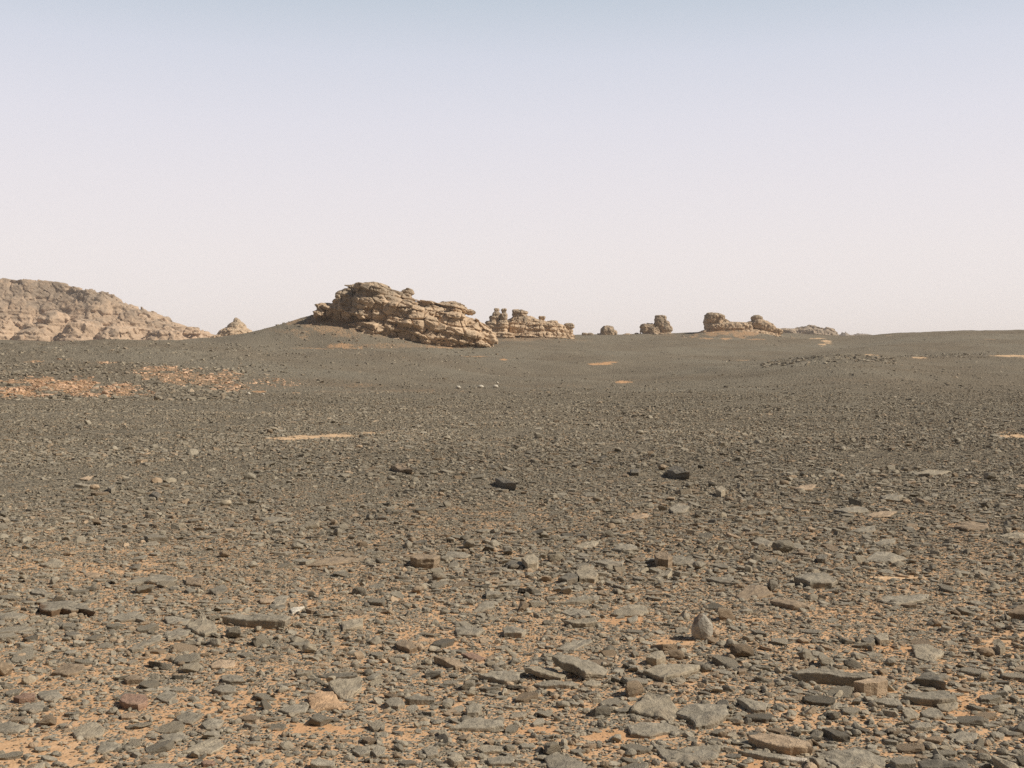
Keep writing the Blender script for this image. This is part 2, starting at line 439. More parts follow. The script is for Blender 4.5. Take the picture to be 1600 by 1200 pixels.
# ------------------------------------------------------------------ ground sheet
M_GROUND = ground_material()
M_STONE = stone_material()
def build_ground():
    r = np.concatenate([[0.02, 0.5, 1.2, 2.0, 2.8], np.exp(np.linspace(math.log(3.3), math.log(560), 880)), np.exp(np.linspace(math.log(575), math.log(3900), 60))])
    a_in = np.arctan((np.arange(-260, 1861, 3.2) - 800) / F)
    a_out = np.linspace(a_in[-1] + 0.02, 2 * math.pi + a_in[0] - 0.02, 90)
    th = np.concatenate([a_in, a_out])
    R, TH = np.meshgrid(r, th, indexing='ij')
    X, Y = R * np.sin(TH), R * np.cos(TH)
    Z = terrain(X.ravel(), Y.ravel()).reshape(X.shape)
    V = np.stack([X, Y, Z], -1).reshape(-1, 3)
    nr, nth = X.shape
    i, j = np.meshgrid(np.arange(nr - 1), np.arange(nth), indexing='ij')
    j2 = (j + 1) % nth
    Fc = np.stack([i * nth + j, i * nth + j2, (i + 1) * nth + j2, (i + 1) * nth + j], -1).reshape(-1, 4)[:, ::-1]
    me = mesh_from('ground', V, Fc, smooth=True, material=M_GROUND)
    s, o = sandmask(V[:, 0], V[:, 1], V[:, 2])
    front = (V[:, 1] > 1)
    for nm, val in (('sand', s * front), ('orange', o * 1.0), ('far', sstep(6.5, 24, R.ravel()))):
        a = me.attributes.new(nm, 'FLOAT', 'POINT'); a.data.foreach_set('value', val.astype(np.float32))
    link('ground', me, kind='structure', label='stony desert plain rising to low dark slopes')
build_ground()
print('ground', round(time.time() - T0, 1))

# ------------------------------------------------------------------ rock outcrops as carved solids
def lobes_sdf(X, Y, Z, lobes, D):
    m = D / F
    d = np.full(X.shape, 99.0, np.float32)
    for L in lobes:
        cx, cy, rx, ry = L[:4]
        rot = math.radians(L[4]) if len(L) > 4 else 0
        off = L[5] if len(L) > 5 else 0.0
        rd = L[6] if len(L) > 6 else max(rx, ry) * m * 0.9
        n = L[7] if len(L) > 7 else 3.0
        x0, z0 = (cx - 800) * m, CAMH + (YH - cy) * m
        dx, dz, dy = X - x0, Z - z0, Y - (D + off)
        c, s = math.cos(rot), math.sin(rot)
        u = dx * c - dz * s; v = dx * s + dz * c      # positive rot: the right end dips
        ax, az = rx * m, ry * m
        k = (np.abs(u / ax) ** n + np.abs(v / az) ** n + np.abs(dy / rd) ** n) ** (1.0 / n)
        g = (k - 1) * min(ax, az, rd)
        d = np.minimum(d, g.astype(np.float32))
    return d

def carve(name, D, lobes, res, material, s=1.0, strata=0.45, crack=0.5, block=0.35, rough=0.25, dip=0.1, seed=1, extra=None, margin=1.5, bounds=None, cellz=1.5):
    m = D / F
    if bounds is None:
        xs0 = min((L[0] - max(L[2], L[3]) - 800) * m for L in lobes) - margin
        xs1 = max((L[0] + max(L[2], L[3]) - 800) * m for L in lobes) + margin
        zt = max(CAMH + (YH - L[1] + max(L[3], L[2] * 0.6)) * m for L in lobes) + margin * 0.6
        zb = min(CAMH + (YH - L[1] - L[3]) * m for L in lobes) - margin
        ys0 = D + min((L[5] if len(L) > 5 else 0) - (L[6] if len(L) > 6 else max(L[2], L[3]) * m * 0.9) for L in lobes) - margin
        ys1 = D + max((L[5] if len(L) > 5 else 0) + (L[6] if len(L) > 6 else max(L[2], L[3]) * m * 0.9) for L in lobes) + margin
    else:
        xs0, xs1, ys0, ys1, zb, zt = bounds
    xs = np.arange(xs0, xs1, res, dtype=np.float32); ys = np.arange(ys0, ys1, res, dtype=np.float32); zs = np.arange(zb, zt, res, dtype=np.float32)
    X, Y, Z = np.meshgrid(xs, ys, zs, indexing='ij')
    d = lobes_sdf(X, Y, Z, lobes, D) if lobes else np.full(X.shape, 99.0, np.float32)
    if extra is not None: d = np.minimum(d, extra(X, Y, Z).astype(np.float32))
    band = np.abs(d) < (strata + crack + block + rough * 1.5) * s + 2 * res
    x, y, z = X[band], Y[band], Z[band]
    wob = 0.6 * s * vnoise(x / (5 * s), y / (5 * s), z / (5 * s), seed)
    zz = z + dip * x + wob
    def layers(t, sd):
        q = zz / t; i = np.floor(q); f = q - i
        a = _hash(i.astype(np.int64), i.astype(np.int64) * 0, i.astype(np.int64) * 0, sd); b2 = _hash(i.astype(np.int64) + 1, i.astype(np.int64) * 0, i.astype(np.int64) * 0, sd)
        return a + (b2 - a) * sstep(0.72, 1.0, f)
    e = strata * s * (layers(1.7 * s, seed) * 0.9 + layers(0.62 * s, seed + 5) * 0.5 + layers(0.3 * s, seed + 9) * 0.22 - 1.05)
    f1, f2, cid = worley(x / (3.0 * s) + 0.25 * wob, y / (3.0 * s), zz / (3.0 * s * cellz), seed + 3)
    e = e + crack * s * (1 - sstep(0.0, 0.10, f2 - f1)) + block * s * (cid - 0.5) * 2
    g1, g2, gid = worley(x / (1.5 * s), y / (1.5 * s), zz / (0.6 * s), seed + 8)
    e = e + 0.25 * crack * s * (1 - sstep(0.0, 0.15, g2 - g1)) + 0.4 * block * s * (gid - 0.5)
    e = e + rough * s * fbm(x / (1.8 * s), y / (1.8 * s), z / (1.8 * s), 3, seed + 11)
    d[band] += e
    # only the shell facing air matters: cap values so the grid border stays outside
    d[0] = d[-1] = 1; d[:, 0] = d[:, -1] = 1; d[:, :, 0] = d[:, :, -1] = 1
    g = vdb.FloatGrid(3.0)
    g.copyFromArray(np.ascontiguousarray(d / res, dtype=np.float32))
    pts, quads = g.convertToQuads(isovalue=0.0)
    pts = np.array(pts, np.float64) * res + np.array([xs[0], ys[0], zs[0]])
    quads = np.array(quads, np.int64)
    # drop what lies well under the ground
    lab = np.arange(len(pts)); E = np.vstack([quads[:, [0, 1]], quads[:, [1, 2]], quads[:, [2, 3]], quads[:, [3, 0]]])
    for _ in range(200):
        mn = np.minimum(lab[E[:, 0]], lab[E[:, 1]]); old = lab.copy()
        np.minimum.at(lab, lab[E[:, 0]], mn); np.minimum.at(lab, lab[E[:, 1]], mn)
        lab = lab[lab]; lab = lab[lab]
        if (lab == old).all(): break
    cnt = np.bincount(lab, minlength=len(pts))
    quads = quads[cnt[lab[quads[:, 0]]] > 0.05 * len(pts)]
    tz = terrain(pts[:, 0], pts[:, 1])
    keep = (pts[:, 2] > tz - 1.2 * max(1, s))
    q = quads[keep[quads].any(1)]
    used = np.unique(q); remap = np.full(len(pts), -1); remap[used] = np.arange(len(used))
    pts = pts[used]; q = remap[q]
    # orientation
    P = pts[q[:, 0]]; n = np.cross(pts[q[:, 1]] - P, pts[q[:, 2]] - P)
    ctr = pts.mean(0)
    if (n * (P - ctr)).sum() < 0: q = q[:, ::-1]
    base = np.array([ctr[0], ctr[1], float(terrain(ctr[0], ctr[1]))])
    me = mesh_from(name, pts - base, q, smooth=False, material=material)
    print(name, X.size, len(q), round(time.time() - T0, 1))
    return me, tuple(base)

TAN_LO, TAN_HI, VARN = (0.45, 0.325, 0.215), (0.64, 0.48, 0.325), (0.34, 0.27, 0.195)
def outcrop(name, label, cat, D, lobes, res, s, group=None, parts=(), varnish=(2.0, 9.0), mats=None, **kw):
    m = mats or outcrop_material(name.replace('_', ' ') + ' stone', s, TAN_LO, TAN_HI, VARN, *varnish)
    me, base = carve(name, D, lobes, res, m, s=s, **kw)
    if not parts:
        o = link(name, me, loc=base, label=label, category=cat)
    else:
        o = bpy.data.objects.new(name, None); COL.objects.link(o); o.location = base; o['label'] = label; o['category'] = cat
        me.name = 'rock_face'
        link('rock_face', me, parent=o)
        for pn, pl, res2, kw2 in parts:
            k = dict(kw); k.update(kw2)
            me2, b2 = carve(pn, D, pl, res2, m, s=s * 0.35, **k)
            link(pn, me2, parent=o, loc=(b2[0] - base[0], b2[1] - base[1], b2[2] - base[2]))
    if group: o['group'] = group
    return o

MAIN = [
 (552, 475, 26, 26, 0, 3, 7, 3.6), (584, 474, 27, 28, 0, 0, 9, 3.6), (634, 468, 9, 8, 0, 0, 2.2, 3), (704, 490, 24, 14, 6, -1, 4, 3), (610, 482, 28, 24, 16, 0, 9, 2.8), (537, 465, 12, 13, 0, 2.5, 4, 3.5), (570, 500, 60, 20, 6, 4, 9, 2.5),
 (513, 486, 15, 11, 0, 1, 5, 3), (532, 484, 8, 13, 0, -2.5, 2.6, 3), (506, 492, 10, 8, 0, 0, 4, 3),
 (640, 493, 44, 23, 14, -1, 10, 2.6), (690, 501, 50, 22, 16, -1, 9, 2.5), (736, 516, 38, 17, 30, 0, 8, 2.5), (660, 507, 62, 24, 8, -1, 11, 2.4),
 (708, 526, 27, 43, 0, -5.5, 7, 2.6), (733, 530, 17, 30, 10, -5, 5, 2.6), (664, 522, 18, 32, 15, -5.5, 5, 2.6), (640, 530, 26, 27, 0, -5.5, 6, 2.6),
 (606, 526, 50, 24, 5, -3.5, 9, 2.6), (575, 513, 26, 7, 8, -4, 5, 3), (690, 534, 80, 26, 4, -2, 11, 2.4), (752, 528, 18, 12, 12, -4, 4, 3),
 (610, 498, 45, 14, 8, -4, 5, 3.5), (632, 487, 22, 9, 12, -5.5, 4, 3), (650, 497, 22, 7, 16, -7, 3.4, 3.5), (590, 489, 25, 12, 0, -3.6, 5, 3.5),
 (690, 536, 8, 4, 0, -11, 1.5, 3), (627, 534, 7, 4, 0, -11, 1.5, 3), (669, 537, 9, 3, 0, -11, 1.5, 3), (750, 538, 10, 4, 0, -9, 1.6, 3),
]
MAIN_PARTS = [
 ('balanced_boulder', [(637, 457, 9.5, 5.5, -8, 0, 1.8, 3), (635, 464, 7, 8, 0, 0, 1.6, 3)], 0.12, {}),
 ('cap_boulder', [(707, 478, 13, 6, 5, -1.5, 2.2, 3.2), (713, 484, 14, 5, 0, -1.2, 2.2, 3.2)], 0.12, {}),
 ('cap_boulder', [(732, 488, 10, 4, 14, -1.5, 1.8, 3.2)], 0.12, {}),
]
outcrop('rock_outcrop', 'largest craggy sandstone outcrop with a balanced boulder on its ridge', 'rock outcrop', 262, MAIN, 0.17, 1.0,
        parts=MAIN_PARTS, varnish=(3.0, 10.5), dip=0.2, seed=4, crack=0.5, block=0.34, strata=0.6, rough=0.2, cellz=0.7)
outcrop('rock_outcrop', 'small pointed rock pyramid between the hazy mountain and the large outcrop', 'rock outcrop', 420,
        [(370, 504, 6, 7, 0, 0, 2, 2.2), (370, 514, 15, 13, 0, 0, 4.5, 1.9), (368, 524, 28, 16, 0, 0, 7, 1.8), (366, 532, 38, 12, 0, 0, 8, 2), (384, 521, 15, 8, 20, 0, 4, 2.4)],
        0.24, 0.55, varnish=(2, 8), seed=9, crack=0.5, block=0.3)
outcrop('rock_pillar', 'twin stacked rock pillars rising beside the right foot of the large outcrop', 'rock pillar', 345,
        [(776, 485, 4, 3.5), (776, 491, 6.5, 5, 0, 0, 1.6, 3), (774, 499, 9, 6, 0, 0, 2.2, 3), (771, 508, 11, 7, 0, 0, 2.6, 3), (769, 519, 13, 12, 0, 0, 3, 4),
         (787.5, 487, 4.6, 4.5), (787.5, 498, 6, 10, 5, -1, 1.8, 3), (785, 512, 8, 14, 5, -1, 2.4, 3), (780, 528, 22, 8, 0, -0.5, 4, 3.5)],
        0.17, 0.45, varnish=(2, 8), seed=12, dip=0.02, strata=0.9, crack=0.4, block=0.25)
outcrop('rock_outcrop', 'long tan rock ridge stepping down to the right of the twin pillars', 'rock outcrop', 350,
        [(812, 492, 11, 6.5, 5, 0, 2.5, 3), (823, 497, 13, 4, 22, 0, 2, 3), (815, 503, 18, 9, 0, 0, 4, 3), (818, 516, 26, 14, 0, 0, 5, 4), (845, 515, 30, 11, 6, 0, 5, 3.5), (838, 506, 24, 8, 14, 0, 4, 2.6), (830, 521, 50, 23, 11, 1, 6, 2.2), (799, 519, 14, 19, 0, 1, 4, 2.5), (866, 514, 18, 8, 12, 0, 4, 2.6),
         (846, 498, 5, 3.5, 0, 0, 1.5, 3), (846, 504, 5, 6, 0, 0, 1.5, 3), (863, 506, 8, 5, 0, 0, 2, 3), (864, 516, 18, 11, 4, 0, 4, 3), (840, 527, 40, 8, 0, -1, 6, 3), (876, 523, 12, 6, 0, 0, 3, 3)],
        0.2, 0.6, varnish=(3, 9.5), seed=17, dip=0.05, strata=0.8, block=0.25)
outcrop('rock_pillar', 'squat mushroom rock at the low end of the tan ridge', 'rock pillar', 352,
        [(889, 510, 7, 5, 0, 0, 1.6, 3), (889, 518, 5.5, 9, 0, 0, 1.4, 3), (880, 513, 5, 2.5, 0, 0, 1, 3), (888, 527, 9, 5, 0, 0, 2, 3)],
        0.16, 0.4, varnish=(0, 5), seed=19, strata=0.7, crack=0.4)
outcrop('boulder', 'lone rounded boulder on the skyline right of the mushroom rock', 'boulder', 440,
        [(949, 519, 11, 9.5, 0, 0, 3, 3), (960, 521, 4, 5, 0, 0, 1.5, 3), (939, 525, 7, 4, 0, 0, 2, 3)], 0.2, 0.5, varnish=(-3, 3), seed=22, crack=0.5, block=0.3)
outcrop('boulder', 'low dark boulder pair on the skyline between ridge and lone rounded boulder', 'boulder', 440,
        [(914, 524, 4.5, 4, 0, 0, 1.2, 3), (922, 524, 4.5, 4, 0, 0, 1.2, 3)], 0.2, 0.5, varnish=(-3, 1), seed=24)
outcrop('boulder', 'flat dark ledge of rock on the skyline before the two-headed stack', 'boulder', 440,
        [(983, 524.5, 9, 3, 0, 0, 2, 3), (995, 523, 4, 2.5, 0, 0, 1.2, 3)], 0.2, 0.5, varnish=(-3, 1), seed=25)
outcrop('rock_outcrop', 'dark rock stack with a tall leaning head over a lower left block', 'rock outcrop', 440,
        [(1032, 503, 9.5, 10, -4, 0, 2.6, 3.2), (1035, 511, 11, 10, 0, 0, 3, 3), (1012, 514, 11, 8, -6, 0, 3, 3.4), (1022, 518, 10, 7, 0, -1, 3, 3), (1030, 524, 28, 4.5, 0, 0, 5, 3), (1040, 517, 9, 8, 0, -1.5, 2, 3)],
        0.22, 0.6, varnish=(-4, 5), seed=31, crack=0.6, block=0.35)
outcrop('rock_outcrop', 'saddle shaped rock outcrop with a rounded head at each end', 'rock outcrop', 425,
        [(1116, 498, 15, 9.5, 6, 0, 4, 3), (1130, 503, 10, 5, 14, 0, 3, 3), (1113, 511, 12, 10, -10, 0, 3.4, 3), (1106, 519, 16, 5, -14, 0, 4, 3), (1140, 514, 36, 11, 0, 0, 5, 3), (1150, 508, 24, 4, 4, 0, 3, 3),
         (1182, 498, 8, 5.5, 0, 0, 2.4, 3), (1184, 507, 10, 8, 0, -1, 3, 3), (1194, 510, 16, 9, 24, 0, 4, 3), (1208, 517, 14, 5, 10, 0, 3, 3), (1171, 509, 10, 7, -20, 0, 3, 3), (1140, 526, 26, 3.5, 0, -7, 3, 3.5), (1115, 523, 12, 3, 0, -5, 2, 3), (1155, 531, 66, 18, 0, 0, 7, 2.4), (1128, 508, 12, 8, 10, 0, 3, 2.4), (1108, 503, 9, 8, 0, 0, 3, 2.4)],
        0.22, 0.5, varnish=(-2, 6), seed=35, dip=0.03, crack=0.5, block=0.2)
M_FAR = outcrop_material('distant hill stone', 4.0, (0.36, 0.28, 0.20), (0.50, 0.39, 0.285), (0.28, 0.235, 0.185), 4, 30)
outcrop('hill', 'low grey rounded rise right behind the saddle shaped outcrop', 'hill', 820,
        [(1227, 520, 13, 7, 0, 0, 10, 2.5), (1238, 518, 4.5, 4.5, 0, 0, 4, 3), (1215, 519, 7, 4, 0, 0, 6, 3)], 0.55, 2.0, mats=M_FAR, seed=41, margin=4)
outcrop('hill', 'low tan hill with a small knob on top, above the pale track', 'hill', 900,
        [(1268, 523, 34, 12, 0, 0, 16, 2.4), (1269, 512, 5, 3.5, 0, 0, 4, 3), (1277, 516, 14, 5, 18, 0, 8, 3), (1298, 524, 7, 5, 0, 0, 5, 3), (1255, 517, 10, 5, -15, 0, 6, 3)], 0.6, 2.4, mats=M_FAR, seed=43, margin=4)
outcrop('hill', 'far hazy grey twin-peaked ridge on the horizon beyond the tan hill', 'hill', 1900,
        [(1320, 527, 13, 8, 0, 0, 16, 1.4), (1317, 521.5, 3.5, 3, 0, 0, 8, 2), (1343, 529, 26, 6.5, 0, 0, 30, 2.0), (1303, 526, 6, 6, 0, 0, 14, 2)], 1.2, 4.5, mats=M_FAR, seed=45, margin=7)

# the long mountain at the left edge
MT = [(-760, 560), (-560, 520), (-400, 470), (-240, 440), (-120, 428), (-40, 434), (0, 437), (20, 441), (45, 437), (60, 440), (85, 444), (120, 455), (165, 462), (175, 470), (200, 480), (235, 493), (260, 505), (280, 514), (310, 518), (322, 526), (332, 540), (340, 570)]
def mountain():
    D = 820.0; m = D / F
    mx = np.array([(p - 800) * m for p, _ in MT]); mz = np.array([CAMH + (YH - q) * m for _, q in MT])
    def sdf(X, Y, Z):
        H = np.interp(X[:, 0, 0], mx, mz)[:, None, None].astype(np.float32)
        wv = 14 * vnoise(X[:, :1, :1] / 45, X[:, :1, :1] * 0, X[:, :1, :1] * 0 + 2, 7)
        front = D - 48 + wv - Y            # positive in front of the foot
        zb = 6.0
        t = np.clip((Y - (D - 48 + wv)) / 52.0, 0, 1)       # 0 at the foot, 1 at the crest
        step = np.clip(t * 1.1, 0, 1) ** 0.85
        top = zb + (H - zb) * np.maximum(step, 0.0)
        back = np.clip((Y - (D + 30)) / 80, 0, 1)
        top = top - back * 30
        d1 = (Z - top) * 0.62
        return np.maximum(d1, front * 0.8)
    L = [(8, 545, 24, 42, 0, -40, 26, 2.2), (48, 545, 26, 38, 0, -38, 26, 2.2), (110, 512, 20, 22, 0, -26, 18, 2.6), (100, 540, 34, 30, 0, -38, 28, 2.2), (165, 540, 32, 36, 0, -36, 28, 2.2),
         (215, 542, 34, 32, 0, -34, 26, 2.2), (280, 540, 34, 22, 0, -30, 22, 2.2), (300, 521, 20, 4, 0, -20, 10, 3), (-60, 510, 40, 20, 0, -48, 16, 3)]
    mt = outcrop_material('mountain stone', 4.5, (0.40, 0.285, 0.19), (0.54, 0.395, 0.275), (0.29, 0.225, 0.165), 8, 48)
    me, base = carve('mountain', D, L, 0.95, mt, s=2.6, strata=0.5, crack=0.5, block=0.45, rough=0.3, dip=0.06, seed=61, extra=sdf,
                     bounds=((-330 - 800) * m, (345 - 800) * m, D - 75, D + 60, 8, 84), cellz=1.0)
    link('mountain', me, loc=base, kind='structure', label='long eroded sandstone mountain sloping down from the left edge')
mountain()
print('rocks', round(time.time() - T0, 1))

# ------------------------------------------------------------------ stones
TONES = {'grey': (0.294, 0.254, 0.190), 'dark': (0.18, 0.157, 0.12), 'brown': (0.29, 0.218, 0.145), 'pale': (0.345, 0.29, 0.208), 'white': (0.58, 0.52, 0.42),
         'tan': (0.42, 0.31, 0.205), 'orange': (0.50, 0.33, 0.195), 'red': (0.31, 0.20, 0.140)}
